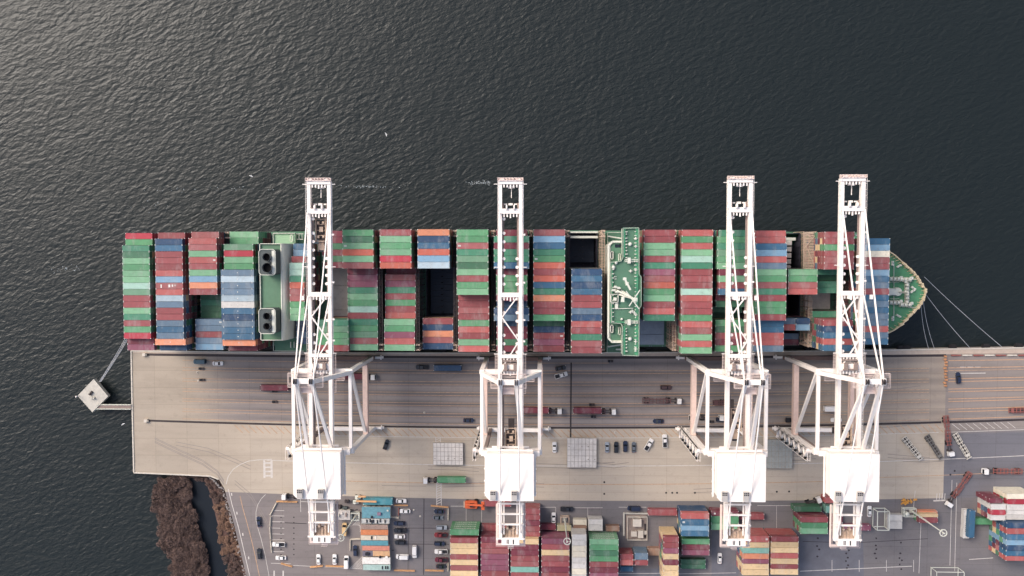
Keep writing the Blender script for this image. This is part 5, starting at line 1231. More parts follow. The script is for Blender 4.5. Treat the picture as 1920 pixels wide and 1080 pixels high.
for a in [
 (376, 677.5, 180, 'van', 'teal', 'dark teal van near the stern, first vehicle on the quay from the left'),
 (409.5, 681, 0, 'sedan', 'white', 'white car just right of the dark teal van on the quay'),
 (792.5, 688, 180, 'pickup', 'black', 'black pickup on the quay left of the navy trailer container'),
 (1051, 690, 10, 'sedan', 'black', 'black car above the white pickup near the dark quay joint'),
 (1052, 703, 17, 'pickup', 'white', 'white pickup standing askew beside the dark quay joint'),
 (1248, 726, 0, 'suv', 'brown', 'small brown vehicle in the lanes left of the third crane'),
 (879, 787.5, 0, 'sedan', 'navy', 'dark car on the landside lane left of the second crane'),
 (1234, 789, 180, 'sedan', 'navy', 'dark car on the landside lane below the orange trailer'),
 (1352, 786, 0, 'suv', 'navy', 'dark car in the lane under the third crane'),
 (1484, 787, 0, 'pickup', 'black', 'black pickup beside the left leg of the rightmost crane'),
 (1567, 787, 180, 'sedan', 'white', 'white car in the lanes under the rightmost crane'),
 (1795, 708, 95, 'suv', 'navy', 'dark car standing across the lanes right of the orange barrier'),
 (724.5, 833, 70, 'sedan', 'black', 'dark car standing askew right of the leftmost crane'),
 (1039.5, 838, 90, 'sedan', 'white', 'white car standing alone right of the second crane'),
 (1138, 838, 90, 'sedan', 'silver', 'silver car, leftmost of the four parked right of the landed hatch cover'),
 (1155, 838, 90, 'suv', 'black', 'black and grey car, second of the four parked in a row'),
 (1172, 836.5, 90, 'suv', 'navy', 'dark car, third of the four parked in a row'),
 (1188, 838, 90, 'sedan', 'grey', 'grey car, rightmost of the four parked in a row'),
 (1216, 833, 60, 'pickup', 'white', 'white pickup parked at a slant right of the four cars'),
 (1246, 826, 92, 'pickup', 'white', 'white pickup parked upright right of the slanted one'),
 (1484-0.0, 840.0, 0, 'sedan', 'navy', '') ,
 (486.5, 977.5, 95, 'sedan', 'navy', 'navy car on the yard road beside the car park, upper one'),
 (487.5, 1037, 95, 'suv', 'black', 'black car on the yard road beside the car park, lower one'),
 (523.5, 1019.5, 180, 'pickup', 'white', 'white pickup in the car park under the leftmost crane tail, left side'),
 (527.5, 1045, 180, 'sedan', 'white', 'white car below the white pickup at the left of the car park'),
 (598, 1048, 92, 'sedan', 'white', 'white car, leftmost of three by the lower orange barriers'),
 (628, 1048, 90, 'sedan', 'white', 'white car, middle of three by the lower orange barriers'),
 (650.5, 1052.5, 90, 'van', 'white', 'white van by the lower orange barriers'),
 (667, 1031.5, 92, 'suv', 'navy', 'dark car left of the yard office row'),
 (752.5, 938.5, 0, 'sedan', 'white', 'white car nearest the quay right of the teal office'),
 (760, 957.5, 180, 'sedan', 'white', 'white car just inside the car park right of the offices'),
 (749, 980, 180, 'suv', 'navy', 'navy car right of the offices, above the black pickup'),
 (751, 993.5, 180, 'pickup', 'black', 'black pickup right of the offices'),
 (750, 1005, 180, 'sedan', 'white', 'white car right of the offices between two dark ones'),
 (751, 1016, 180, 'suv', 'black', 'black car right of the offices, below the white one'),
 (755, 1042.5, 180, 'van', 'white', 'white van lying crosswise right of the lower offices'),
 (778, 1033, -90, 'van', 'white', 'white van parked lengthwise in the middle of the car park'),
 (824, 958, 180, 'sedan', 'navy', 'dark car at the top of the right column of the car park'),
 (821.5, 969.5, 0, 'sedan', 'grey', 'dark grey car, second in the right column of the car park'),
 (828.5, 988, 0, 'suv', 'silver', 'silver car, third in the right column of the car park'),
 (827, 1002, 180, 'pickup', 'darkred', 'dark red pickup, fourth in the right column of the car park'),
 (824.5, 1018, 0, 'suv', 'navy', 'navy car, fifth in the right column of the car park'),
 (827.5, 1033, 180, 'pickup', 'white', 'white pickup, sixth in the right column of the car park'),
 (828, 1048.5, 180, 'pickup', 'maroon', 'maroon pickup, seventh in the right column of the car park'),
 (828, 1061, 0, 'sedan', 'black', 'black car, lowest in the right column of the car park'),
 (1038, 970, 90, 'sedan', 'white', 'white car behind the yard blocks left of the tall lamp mast'),
 (1063, 953.5, 0, 'pickup', 'black', 'black pickup above the tall lamp mast base'),
 (1188, 952, 180, 'van', 'navy', 'dark navy van above the fenced switchgear'),
 (1349, 1046, 90, 'sedan', 'white', 'white car alone on the dark asphalt below the third crane tail'),
 (1629, 958, 90, 'sedan', 'white', 'white car left of the empty white frame'),
 ]:
    if a[5]: car(*a)
# white box trailer under the last crane, orange forklift, small handling frames
def simple(nm, px, py, ang, parts, label, cat, z=0, group=None):
    t = thing(nm, W(px, py, z), label, cat, group, R_(ang))
    for (pn, fn, m) in parts:
        b = MB(); fn(b); b.build(pn, m, t)
    return t
PW = mat('vehicle_white', CARP['white'], rough=.3, var=.03)
def wheels(b, xs, w, r=.5):
    for x in xs:
        for s_ in (-1, 1): b.tube((x, s_*(w/2-.35), r), (x, s_*(w/2), r), r, r, 12)
def tractor_parts(pm):
    def cab(b): b.prism([(1.2, -1.2), (3.0, -1.2), (3.3, -.9), (3.3, .9), (3.0, 1.2), (1.2, 1.2)], .7, 3.0, 0, [(1.25, -1.1), (2.8, -1.1), (2.95, -.85), (2.95, .85), (2.8, 1.1), (1.25, 1.1)])
    def win(b): b.prism([(3.0, -1.0), (3.34, -.9), (3.34, .9), (3.0, 1.0)], 1.7, 2.6, 0, [(2.9, -.95), (3.08, -.85), (3.08, .85), (2.9, .95)])
    def fr(b):
        for s_ in (-1, 1): b.box(-3.2, 1.4, s_*.5-.1, s_*.5+.1, .7, 1.0); b.tube((.2, s_*.95, .8), (1.1, s_*.95, .8), .3, .3, 10)
        b.prism([(-2.7+.8*math.cos(k*.785), .8*math.sin(k*.785)) for k in range(8)], 1.0, 1.15); b.cbox(.9, 0, 1.4, .4, 1.6, .8)
    return [('cab', cab, pm), ('windscreen', win, M_glass), ('chassis', fr, M_steel), ('front_wheels', lambda b: wheels(b, (2.3,), 2.3), M_rubber), ('rear_wheels', lambda b: wheels(b, (-2.1, -3.1), 2.4), M_rubber)]
def trailer_fn(L, m_on=True, x_off=0):
    def f(b):
        for s_ in (-1, 1): b.box(x_off-L, x_off, s_*.55-.12, s_*.55+.12, 1.05, 1.35)
        n_ = 9
        for k in range(n_): x = x_off-L+.15+(L-.3)*k/(n_-1); b.box(x-.14, x+.14, -1.2, 1.2, 1.15, 1.38)
        for k in (0, 2, 3, 5, 6, 8):
            x = x_off-L+.15+(L-.3)*k/(n_-1)
        for s_ in (-1, 1):
            b.box(x_off-L, x_off-L*.62, s_*1.12-.08, s_*1.12+.08, 1.15, 1.36); b.box(x_off-L*.5, x_off-L*.15, s_*1.12-.08, s_*1.12+.08, 1.15, 1.36)
    return f
M_ctr = mat('trailer_red', (156, 96, 88), var=.1, dirt=.4, scale=1); M_ctw = mat('trailer_white', (222, 214, 200), var=.1, dirt=.4, scale=1); M_cto = mat('trailer_orange', (176, 116, 92), var=.1, dirt=.4, scale=1); M_ctb = mat('trailer_maroon', (116, 84, 84), var=.1, dirt=.4, scale=1)
def truck(px, py, ang, label, tm=M_ctr, L=12.3, bend=0, tractor=True):
    """px, py: rear of the cab / front of the trailer"""
    t = thing('yard_truck', W(px, py, 0), label, 'truck', None, R_(ang))
    for (pn, fn, m) in tractor_parts(PW):
        b = MB(); fn(b); b.build(pn, m, t)
    b = MB(); trailer_fn(L, x_off=-1.4)(b); tr = b.build('trailer_chassis', tm, t)
    b = MB(); wheels(b, (-1.4-L+1.2, -1.4-L+2.5), 2.45); b.build('trailer_wheels', M_rubber, tr)
    if bend: tr.rotation_euler[2] = R_(bend)
    return t
def on_trailer(px0, px1, py, k, label, L=40):
    a = W(px0, py, 4.0); c = W(px1, py, 4.0); o = bpy.data.objects.new('shipping_container', CM[L]); C.objects.link(o)
    o.location = ((a.x+c.x)/2, a.y, 1.42); o.scale = ((c.x-a.x)/CL[L], 1, 1); o.material_slots[0].link = 'OBJECT'; o.material_slots[0].material = cmat(k)
    tag(o, label, 'container', 'containers riding on trailers')
truck(1040, 769.5, 0, 'truck with white cab carrying a maroon container past the second crane', M_ctb)
on_trailer(975, 1029, 769.5, 'r3', 'maroon container on the trailer right of the second crane legs')
truck(1141, 770.5, 0, 'truck with white cab and a maroon container in the lanes, right of centre', M_ctb)
on_trailer(1075, 1128, 770, 'r3', 'maroon container on the trailer in open lanes right of centre')
truck(808, 899, 180, 'truck with white cab hauling a green container behind the quay lanes', M_steel)
on_trailer(819.5, 873, 900, 'g1', 'green container on the trailer behind the quay lanes')
truck(692, 706, 0, 'truck with white cab carrying a maroon container under the leftmost crane', M_ctb)
on_trailer(629, 683, 706, 'r3', 'maroon container on the trailer between the leftmost crane legs')
truck(1263, 750.5, 0, 'truck with white cab and empty orange trailer left of the third crane', M_ctb, 12.3)
truck(1853, 882, 180, 'truck with white cab and empty red trailer on the right-hand asphalt', M_ctr)
bpy.context.view_layer.update()
truck(1781, 936, 237, 'truck with white cab turning, its empty red trailer slanting up right', M_ctr, 13)
truck(1778, 840, -82, 'truck with white cab and empty red trailer across the quay joint', M_ctr, 13)
def chassis(px0, py0, px1, py1, label, m, wheels_end=1):
    a = W(px0, py0); c = W(px1, py1); L = (c-a).length; ang = math.atan2(c.y-a.y, c.x-a.x)
    t = thing('container_trailer', c, label, 'trailer', None, ang)
    b = MB(); trailer_fn(L)(b); b.box(-2.2, -1.0, -.9, .9, 1.38, 1.5); b.box(-L+.3, -.3, -.95, .95, .95, 1.04, 1); b.build('frame', [m, M_steel], t)
    b = MB(); wheels(b, (-L+1.2, -L+2.5), 2.45); b.build('wheels', M_rubber, t)
    b = MB()
    for s_ in (-1, 1): b.box(-3.2, -3.0, s_*.6-.08, s_*.6+.08, 0, 1.1)
    b.build('landing_leg', M_steel, t)
chassis(1692, 819, 1725, 860, 'empty white trailer, leftmost of three slanted on the quay', M_ctw)
chassis(1735, 815, 1763, 859, 'empty grey trailer, middle of three slanted on the quay', mat('trailer_grey', (128, 124, 118), dirt=.4, scale=1))
chassis(1788, 812, 1815, 858, 'empty pale trailer, rightmost of three slanted on the asphalt', M_ctw)
chassis(1947, 768, 1888, 768.5, 'empty red trailer in the lanes at the right edge', M_ctr)
chassis(1362, 754, 1335, 754, 'short empty maroon trailer under the third crane', M_ctb)
for (x0, x1, y, k, lb) in ((813, 865, 690, 'b1', 'navy container standing on the quay beside the ship, left of centre'), (488, 540, 727, 'r3', 'maroon container on the quay left of the leftmost crane legs')):
    a = W(x0, y, 3.9); c = W(x1, y, 3.9)
    chassis(x0+1, y, x1-1, y, 'trailer under the %s container on the quay' % CC[k][0], M_steel); on_trailer(x0, x1, y, k, lb)
def twist_box(px, py, label):
    g_ = W(px, py); t = thing('twistlock_bin', g_, label, 'bin', 'twistlock bins by the lanes'); b = MB(); b.box(-1.0, .1, -.5, .5, .1, .7); b.build('bin', M_dark, t)
    b = MB(); b.box(.3, 1.3, -.5, .5, .1, .6); b.build('rack', M_steel, t)
for x, y, lb in ((377.5, 691, 'black twistlock bins just below the dark teal van'), (379, 712, 'black twistlock bins lower down, below the dark teal van'), (515, 733, 'black twistlock bins under the leftmost crane, upper pair'), (515, 753, 'black twistlock bins under the leftmost crane, lower pair'),
                  (1109, 758.5, 'black twistlock bins above the truck right of centre'), (1112, 781, 'black twistlock bins below the truck right of centre'), (1144, 677, 'black twistlock bins close to the ship below the bridge'), (1333, 790, 'black twistlock bins at the left leg of the third crane')): twist_box(x, y, lb)
def cones(px, py, lb):
    g_ = W(px, py); b = MB(); b.tube((0, 0, 0), (0, 0, .9), .28, .05, 8); b.box(-.35, .35, -.35, .35, 0, .08); o = b.build('traffic_cone', mat('cone_pale', (230, 220, 205))); o.location = g_; tag(o, lb, 'cone', 'cones on the quay')
for x, y, lb in ((370, 698, 'pale cone below the upper twistlock bins'), (371.5, 714, 'pale cone left of the lower twistlock bins'), (795.5, 773.5, 'pale cone in the lanes between the first two cranes'), (1153, 811, 'pale cone on the hatching above the parked cars'), (776, 956, 'pale cone in the car park'), (788, 968, 'pale cone in the middle of the car park')): cones(x, y, lb)
# people on the quay: tiny, standing
def person(px, py, ang, shirt, lb):
    g_ = W(px, py); b = MB(); 
    me = bpy.data.meshes.new('body'); vs = [(0, 0, .95), (0, 0, 1.15), (0, 0, 1.42), (0, 0, 1.52), (0, 0, 1.66), (0, .2, 1.40), (.05, .27, 1.12), (.16, .25, .9), (0, -.2, 1.40), (.03, -.27, 1.12), (.14, -.25, .9), (0, .1, .9), (.05, .12, .5), (-.03, .12, .08), (.12, .12, .03), (0, -.1, .9), (-.02, -.12, .5), (-.1, -.12, .08), (.05, -.12, .03)]
    me.from_pydata(vs, [(0, 1), (1, 2), (2, 3), (3, 4), (2, 5), (5, 6), (6, 7), (2, 8), (8, 9), (9, 10), (0, 11), (11, 12), (12, 13), (13, 14), (0, 15), (15, 16), (16, 17), (17, 18)], [])
    o = bpy.data.objects.new('person', me); C.objects.link(o); me.materials.append(mat('clothes_'+shirt, {'dark': (56, 58, 70), 'orange': (226, 120, 60), 'lime': (190, 206, 70)}[shirt]))
    sk = o.modifiers.new('s', 'SKIN'); rr = [.15, .15, .17, .06, .11, .08, .055, .045, .08, .055, .045, .09, .065, .05, .045, .09, .065, .05, .045]
    for v, r in zip(me.skin_vertices[0].data if me.skin_vertices else [], rr): v.radius = (r, r)
    o.modifiers.new('d', 'SUBSURF').levels = 1; o.location = g_; o.rotation_euler[2] = R_(ang); tag(o, lb, 'person')
# landed hatch covers
for (x0, y0, x1, y1, m, lb) in ((812, 830.5, 868, 872, M_hatch, 'grey hatch cover landed on the quay left of the second crane'), (1063.5, 821.5, 1118.5, 877, M_hatch, 'large pale hatch cover landed on the quay right of the second crane'), (1434, 824.5, 1485.5, 878.5, mat('hatch_grey_green', (168, 170, 164), var=.12, scale=.4, dirt=.35), 'grey green hatch cover landed right of the third crane')):
    q = R4(x0, y0, x1, y1, 1.6); lo = ((q[0]+q[1])/2, (q[2]+q[3])/2, 0); t = thing('hatch_cover', lo, lb, 'hatch cover'); b = MB(); b.box(q[0], q[1], q[2], q[3], .35, 1.5); b.build('panel', m, t, lo)
    b = MB()
    for k in range(9): X = q[0]+(q[1]-q[0])*k/8; b.box(max(q[0], X-.09), min(q[1], X+.09), q[2], q[3], 1.5, 1.55)
    for k in range(6): Y = q[2]+(q[3]-q[2])*k/5; b.box(q[0], q[1], max(q[2], Y-.07), min(q[3], Y+.07), 1.552, 1.60)
    for i in range(5):
        for j in range(5):
            if random.random() < .35: b.cbox(q[0]+.8+(q[1]-q[0]-1.6)*i/4, q[2]+.8+(q[3]-q[2]-1.6)*j/4, 1.66, .5, .35, .12)
    b.build('ribs', mat('hatch_rib', (170, 160, 150), var=.2, dirt=.3), t, lo)
    b = MB()
    for X in (q[0]+1, q[1]-1):
        for Y in (q[2]+1, q[3]-1): b.cbox(X, Y, .17, .5, .5, .35)
    b.build('feet', M_dark, t, lo)
# barriers round the car parks
def barrier(px0, py0, px1, py1, m, lb, grp='traffic barriers'):
    a = W(px0, py0); c = W(px1, py1); L = (c-a).length; ang = math.atan2(c.y-a.y, c.x-a.x); b = MB(); n_ = max(1, round(L/3.2)); l_ = L/n_
    b.add([(0, -.32, 0), (0, .32, 0), (0, .12, .85), (0, -.12, .85), (L, -.32, 0), (L, .32, 0), (L, .12, .85), (L, -.12, .85)], [(0, 1, 2, 3), (7, 6, 5, 4), (0, 3, 7, 4), (3, 2, 6, 7), (2, 1, 5, 6), (0, 4, 5, 1)], 0)
    for k in range(1, n_): b.box(k*l_-.04, k*l_+.04, -.34, .34, 0, .87, 0)
    o = b.build('barrier', m); o.location = a; o.rotation_euler[2] = ang; tag(o, lb, 'barrier', grp)
M_bo = mat('barrier_orange', (222, 170, 122), var=.15, dirt=.3, scale=1.5); M_bw = mat('barrier_white', (216, 204, 186), var=.15, dirt=.3, scale=1.5)
for a in [(519, 940, 558, 941, M_bo, 'long orange barrier along the top of the left car park'), (519, 942, 507, 965, M_bw, 'slanted pale barrier at the upper left corner of the car park'), (508, 968, 507, 986, M_bw, 'pale barrier, upper one on the left side of the car park'), (506.5, 988, 508, 1010, M_bw, 'pale barrier, middle one on the left side of the car park'),
          (508, 1013, 510, 1035, M_bw, 'pale barrier, lower one on the left side of the car park'), (527, 1056, 548, 1062, M_bo, 'short slanted orange barrier below the parked white car'), (582, 1063, 606, 1061, M_bo, 'orange barrier behind the leftmost parked white car'), (611, 1061, 645, 1062, M_bo, 'orange barrier behind the two right parked white vehicles'),
          (740, 947, 765, 947.5, M_bo, 'orange barrier just below the white car beside the teal office'), (808, 948, 841, 951, M_bo, 'orange barrier at the top right of the right car park'), (739, 1069, 778, 1070, M_bo, 'orange barrier at the lower left of the right car park'), (797, 1069, 832, 1070, M_bo, 'orange barrier at the lower right of the right car park'),
          (841, 952, 840.5, 975, M_bw, 'pale barrier, upper one on the right side of the right car park'), (840.5, 1055, 840.5, 1070, M_bw, 'pale barrier, lower one on the right side of the right car park'), (657, 1012, 657, 1032, M_bw, 'thin pale barrier left of the dark car by the offices'), (657, 1011, 676, 1010, M_bw, 'pale barrier above the dark car by the offices'),
          (748, 952, 747.5, 966, M_ctr, 'thin red barrier beside the office entrance'), (733, 969, 748, 970.5, M_bw, 'white barrier below the thin red one')]: barrier(*a)
for k, (x, y) in enumerate([(1772, 668+i*5.5) for i in range(11)]):
    g_ = W(x+random.uniform(-1.5, 1.5), y); b = MB(); b.box(-.5, .5, -.35, .35, 0, .9); b.box(-.15, .15, -.4, .4, .9, 1.1); o = b.build('water_barrier', mat('barrier_bright_orange', (214, 158, 116), var=.25, dirt=.4)); o.location = g_; o.rotation_euler[2] = .2*(k % 3-1)
    tag(o, 'orange water-filled barrier in the line across the upper quay lanes', 'barrier', 'line of orange barriers')
for k in range(7):
    x = 1792+k*21; g_ = W(x, 666); b = MB(); b.box(-2.0, .2, -.3, .3, 0, .7); b.box(.4, 2.0, -.25, .25, 0, .5); o = b.build('edge_block', M_kerb if k % 2 else M_ctr); o.location = g_
    tag(o, ('pale' if k % 2 else 'reddish')+' block in the row on the seaside rail right of the orange barriers', 'block', ('pale' if k % 2 else 'reddish')+' blocks on the seaside rail')
# ---- high mast lamps
def mast(px, py, lab, h=30, frame=(8.2, 7.2)):
    g_ = W(px, py); t = thing('lamp_mast', g_, lab, 'lamp mast'); fx, fy = frame
    b = MB(); b.tube((0, 0, .6), (0, 0, h), .42, .18, 12); b.build('pole', M_swhite, t)
    b = MB(); b.box(-.9, .9, -.9, .9, 0, .6); b.build('foundation', M_conc, t)
    b = MB(); r = 1.35; n_ = 16
    for k in range(n_):
        a0, a1 = 2*math.pi*k/n_, 2*math.pi*(k+1)/n_; b.beam((r*math.cos(a0), r*math.sin(a0), h-.4), (r*math.cos(a1), r*math.sin(a1), h-.4), .28, .3)
    for k in range(3): a0 = 2.1*k; b.beam((0, 0, h-.2), (r*math.cos(a0), r*math.sin(a0), h-.4), .12)
    b.tube((0, 0, h-.6), (0, 0, h+.3), .35, .3, 10); rg = b.build('lamp_ring', M_swhite, t)
    for k in range(6):
        a0 = math.pi/3*k; b = MB(); b.cbox(1.35*math.cos(a0), 1.35*math.sin(a0), h-.62, .42, .42, .2); b.build('floodlight', M_kerb, rg)
    return t
def frame_guard(px, py, fx, fy, hz, lab, m=M_swhite, w=.3):
    g_ = W(px, py); b = MB()
    for s_ in (-1, 1):
        for zz in (.25, hz): b.box(-fx/2, fx/2, s_*fy/2-w/2, s_*fy/2+w/2, zz, zz+w); b.box(s_*fx/2-w/2, s_*fx/2+w/2, -fy/2+w/2, fy/2-w/2, zz+.002, zz+w-.002)
        for q_ in (-1, 1): b.box(s_*fx/2-w/2, s_*fx/2+w/2, q_*fy/2-w/2, q_*fy/2+w/2, 0, hz)
    o = b.build('guard_frame', m); o.location = g_; tag(o, lab, 'guard frame'); return o
mast(1059, 972, 'tall lamp mast rising inside the square frame right of the second crane'); frame_guard(1059, 973.5, 3.5, 3.4, 2.2, 'square pale frame round the foot of the lamp mast right of the second crane', M_beige)
mast(1708, 957, 'tall lamp mast near the right, leaning out over the yard road'); frame_guard(1702, 958.5, 5.2, 3.4, 2.2, 'white frame round the foot of the right lamp mast')
mast(668, 966, 'tall lamp mast between the left car park and the office row'); frame_guard(667.5, 966, 3.4, 3.2, 2.2, 'white square frame round the foot of the left lamp mast')
g_ = W(1697, 961); b = MB(); b.tube((0, 0, 0), (0, 0, 2.4), .9, .9, 12); b.tube((0, 0, 2.4), (0, 0, 2.8), .9, .3, 12); o = b.build('tank', M_swhite); o.location = g_; tag(o, 'small white tank inside the frame of the right lamp mast', 'tank')
frame_guard(1647, 969.5, 5.0, 8.0, 5.2, 'tall empty white frame in the yard right of the rightmost crane tail')
frame_guard(1770, 1084, 11.5, 9.5, 5.5, 'large white open frame at the bottom edge of the yard', M_swhite, .22)
# yellow machinery
t = thing('spreader_parts', W(1702, 941), 'heap of yellow lifting gear beside the right lamp mast', 'lifting gear'); M_yel = mat('machine_yellow', (222, 164, 84), var=.15, dirt=.35, scale=1.2); random.seed(12)
for k in range(9):
    b = MB(); x, y = random.uniform(-2.4, 2.6), random.uniform(-1.2, 1.5); a = random.uniform(0, 3.1); c_, s_ = math.cos(a), math.sin(a); l = random.uniform(1.2, 2.3)
    b.beam((x-c_*l/2, y-s_*l/2, .3+k*.12), (x+c_*l/2, y+s_*l/2, .5+k*.12), .4, .4); b.cbox(x, y, .6+k*.1, .8, .7, .7); b.tube((x, y, .3), (x+.3, y+.1, 1.9+.1*k), .12, .1, 6); b.build('beam', M_yel, t)
# orange forklift
def fl_body(b): b.prism([(-3, -1.6), (1.6, -1.6), (2, -1.2), (2, 1.2), (1.6, 1.6), (-3, 1.6), (-3.4, 1.2), (-3.4, -1.2)], .9, 2.6)
simple('reach_stacker', 887, 943.5, 0, [('body', fl_body, mat('machine_orange', (226, 108, 66), dirt=.2)), ('cab', lambda b: b.prism([(-1.2, -.8), (.6, -.8), (.6, .8), (-1.2, .8)], 2.6, 3.9, 0, [(-1.1, -.7), (.4, -.7), (.4, .7), (-1.1, .7)]), M_glass), ('boom', lambda b: (b.beam((-2.8, .4, 3.2), (4.6, .4, 4.6), .7, .8), b.box(3.8, 5.2, -1.8, 1.8, 3.4, 3.9)), mat('machine_orange', (226, 108, 66))), ('counterweight', lambda b: b.box(-4.0, -3.4, -1.3, 1.3, .9, 2.4), M_beige), ('wheels', lambda b: (wheels(b, (1.4,), 4.0, .8), wheels(b, (-2.4,), 3.4, .7)), M_rubber)], 'orange lift truck left of the second crane tail', 'lift truck')
a = W(905, 945, 4); c = W(958, 945, 4); o = bpy.data.objects.new('shipping_container', CM[40]); C.objects.link(o); o.location = ((a.x+c.x)/2, a.y, .9); o.scale = ((c.x-a.x)/12.19, 1, 1); o.material_slots[0].link = 'OBJECT'; o.material_slots[0].material = cmat('r1'); tag(o, 'crimson container carried beside the orange lift truck', 'container', 'containers riding on trailers')
for (pn_, px, py, ang, lb) in (('yard_tractor', 1524, 938, 20, 'white yard tractor without trailer left of the rightmost machine house'), ('yard_tractor', 544, 929, 180, 'white yard tractor at the corner of the leftmost machine house'), ('yard_tractor', 1360, 782, 180, 'white yard tractor in the lanes beneath the third crane'), ('yard_tractor', 1305, 782, 180, 'white yard tractor beside the left leg of the third crane')):
    t = thing(pn_, W(px, py), lb, 'tractor', None, R_(ang))
    for (pn, fn, m) in tractor_parts(PW): b = MB(); fn(b); b.build(pn, m, t)
simple('cargo_van', 1553, 765, 0, [('body', lambda b: b.box(-2.3, 2.0, -1.05, 1.05, .6, 2.7), PW), ('cab', lambda b: b.prism([(2.0, -1), (3.2, -1), (3.2, 1), (2.0, 1)], .6, 2.0, 0, [(2.0, -.9), (2.7, -.9), (2.7, .9), (2.0, .9)]), PW), ('windscreen', lambda b: b.prism([(2.75, -.85), (3.0, -.85), (3.0, .85), (2.75, .85)], 1.4, 2.03), M_glass), ('wheels', lambda b: wheels(b, (2.2, -1.5), 2.1, .42), M_rubber)], 'white box van in the lanes under the rightmost crane', 'van')
# ---- yard offices
def office(px0, py0, px1, py1, h, m, lb, extra=None, name='site_office', pitch=0):
    q = R4(px0, py0, px1, py1, h); lo = ((q[0]+q[1])/2, (q[2]+q[3])/2, 0); t = thing(name, lo, lb, 'site office')
    b = MB(); b.box(q[0], q[1], q[2], q[3], 0, h-.12); b.build('wall', mat('office_wall', (196, 190, 180), var=.06, dirt=.2) if name == 'site_office' else m, t, lo)
    b = MB()
    if pitch: ym_ = (q[2]+q[3])/2; b.add([(q[0]-.1, q[2]-.1, h-.12), (q[1]+.1, q[2]-.1, h-.12), (q[1]+.1, ym_, h+pitch), (q[0]-.1, ym_, h+pitch), (q[0]-.1, q[3]+.1, h-.12), (q[1]+.1, q[3]+.1, h-.12)], [(0, 1, 2, 3), (3, 2, 5, 4), (0, 3, 4), (1, 5, 2)])
    else:
        b.box(q[0]-.05, q[1]+.05, q[2], q[3], h-.12, h)
        for k in range(12): X = q[0]+.4+(q[1]-q[0]-.8)*k/11; b.box(X-.05, X+.05, q[2]+.1, q[3]-.1, h, h+.04)
    rf = b.build('roof', m, t, lo)
    b = MB(); b.box(q[0]+1, q[0]+1.9, q[3]+.0, q[3]+.06, .1, 2.1); b.build('door', M_swhite, t, lo)
    for k in range(3): b = MB(); X = q[0]+3.2+k*2.4; b.box(X, X+1.1, q[3], q[3]+.05, 1.1, 2.0); b.build('window', M_glass, t, lo)
    if extra:
        for (nm, x, y, lx, ly, hz, m2) in extra: g2 = W(x, y, h); b = MB(); b.cbox(g2.x, g2.y, h+hz/2+.04, lx, ly, hz); b.build(nm, m2, rf, lo)
mt = lambda n_, c_: mat('roof_'+n_, c_, var=.16, scale=.9, dirt=.5)
office(678.5, 950.5, 731.5, 972, 3, mt('teal', (110, 158, 170)), 'teal stained roof of the widest office beside the left lamp mast', [('vent', 697.5, 969, .8, .8, .6, M_dark), ('vent', 727, 957, .8, .6, .5, M_swhite), ('air_conditioner', 711, 963, 1.6, 1.2, .7, mt('mauve', (150, 120, 140)))])
office(678, 972.6, 730, 982, 3, mt('white', (206, 204, 198)), 'white office roof with dark vents below the teal one', [('vent', x, 977+d_, .5, 1.4, .3, M_dark) for x, d_ in ((688, 0), (694, -1), (697, 1), (700, 0), (707.5, 1), (713, -1), (722, 0))])
office(676.5, 983.5, 727, 992.5, 2.6, mt('brown', (170, 146, 134)), 'brown grey office unit above the orange one')
office(676.5, 993, 727.5, 1003.5, 2.6, mt('orange', (218, 138, 94)), 'orange office unit in the middle of the row')
office(676.5, 1004, 727, 1013, 2.6, mt('cream', (222, 208, 186)), 'cream office unit between the orange and the teal ones', [('vent', 697, 1008, .6, 1.4, .3, M_dark), ('vent', 704, 1008, .4, 1.5, .2, M_white)])
office(677, 1013.5, 727.5, 1023, 2.6, mt('teal2', (96, 156, 168)), 'bright teal office unit below the cream one')
office(679.5, 1023.5, 730, 1032.5, 2.6, mt('salmon', (214, 142, 122)), 'salmon office unit below the bright teal one')
office(680, 1033, 699, 1043, 2.6, mt('grey', (120, 116, 128)), 'short grey office unit below the salmon one', [('vent', 689, 1038, 1.8, 1.2, .6, M_dark)])
office(699.5, 1033, 730.5, 1043, 2.6, mt('tan', (222, 178, 136)), 'tan office unit right of the short grey one')
office(679.5, 1045, 731.5, 1058, 3, mt('white2', (238, 232, 224)), 'bright white office roof near the bottom of the row', [('vent', 713, 1044, .8, 1.0, .5, M_dark), ('vent', 725, 1044, 1.0, .8, .5, M_white)])
office(681, 1058.5, 731.5, 1069.5, 2.8, mt('mint', (176, 200, 192)), 'pale mint office unit, lowest in the row', [('vent', x, 1064, .5, 1.3, .3, M_dark) for x in (717, 723, 727)])
office(631, 957, 656, 975, 3, mt('pale', (200, 192, 186)), 'small pale building left of the lamp mast frame', [('air_conditioner', 634, 966, 1.2, 1.2, .8, M_kerb), ('tank', 649, 965, .6, 1.6, .5, M_grate), ('vent', 641, 962, .7, .7, .6, M_hatch)])
b = MB(); g_ = W(640, 950); 
t = thing('plant_machinery', g_, 'dark machinery above the small pale building', 'machinery', None, 0)
for (x, y, lx, ly, hz, m2) in ((-1.5, 0, 3, 2.0, 1.8, M_steel), (1.8, -.5, 2, 1.6, 1.5, M_fun), (2.6, 2.6, 1.8, 1.2, 1.2, M_steel), (6, 2.5, 2.4, 1.2, 1.0, M_dark)): b = MB(); b.cbox(x, y, hz/2, lx, ly, hz); b.tube((x, y, hz), (x, y, hz+.6), .3, .2, 8); b.build('unit', m2, t)
car(647, 991, 90, 'van', 'tan', 'tan minibus parked below the small pale building')
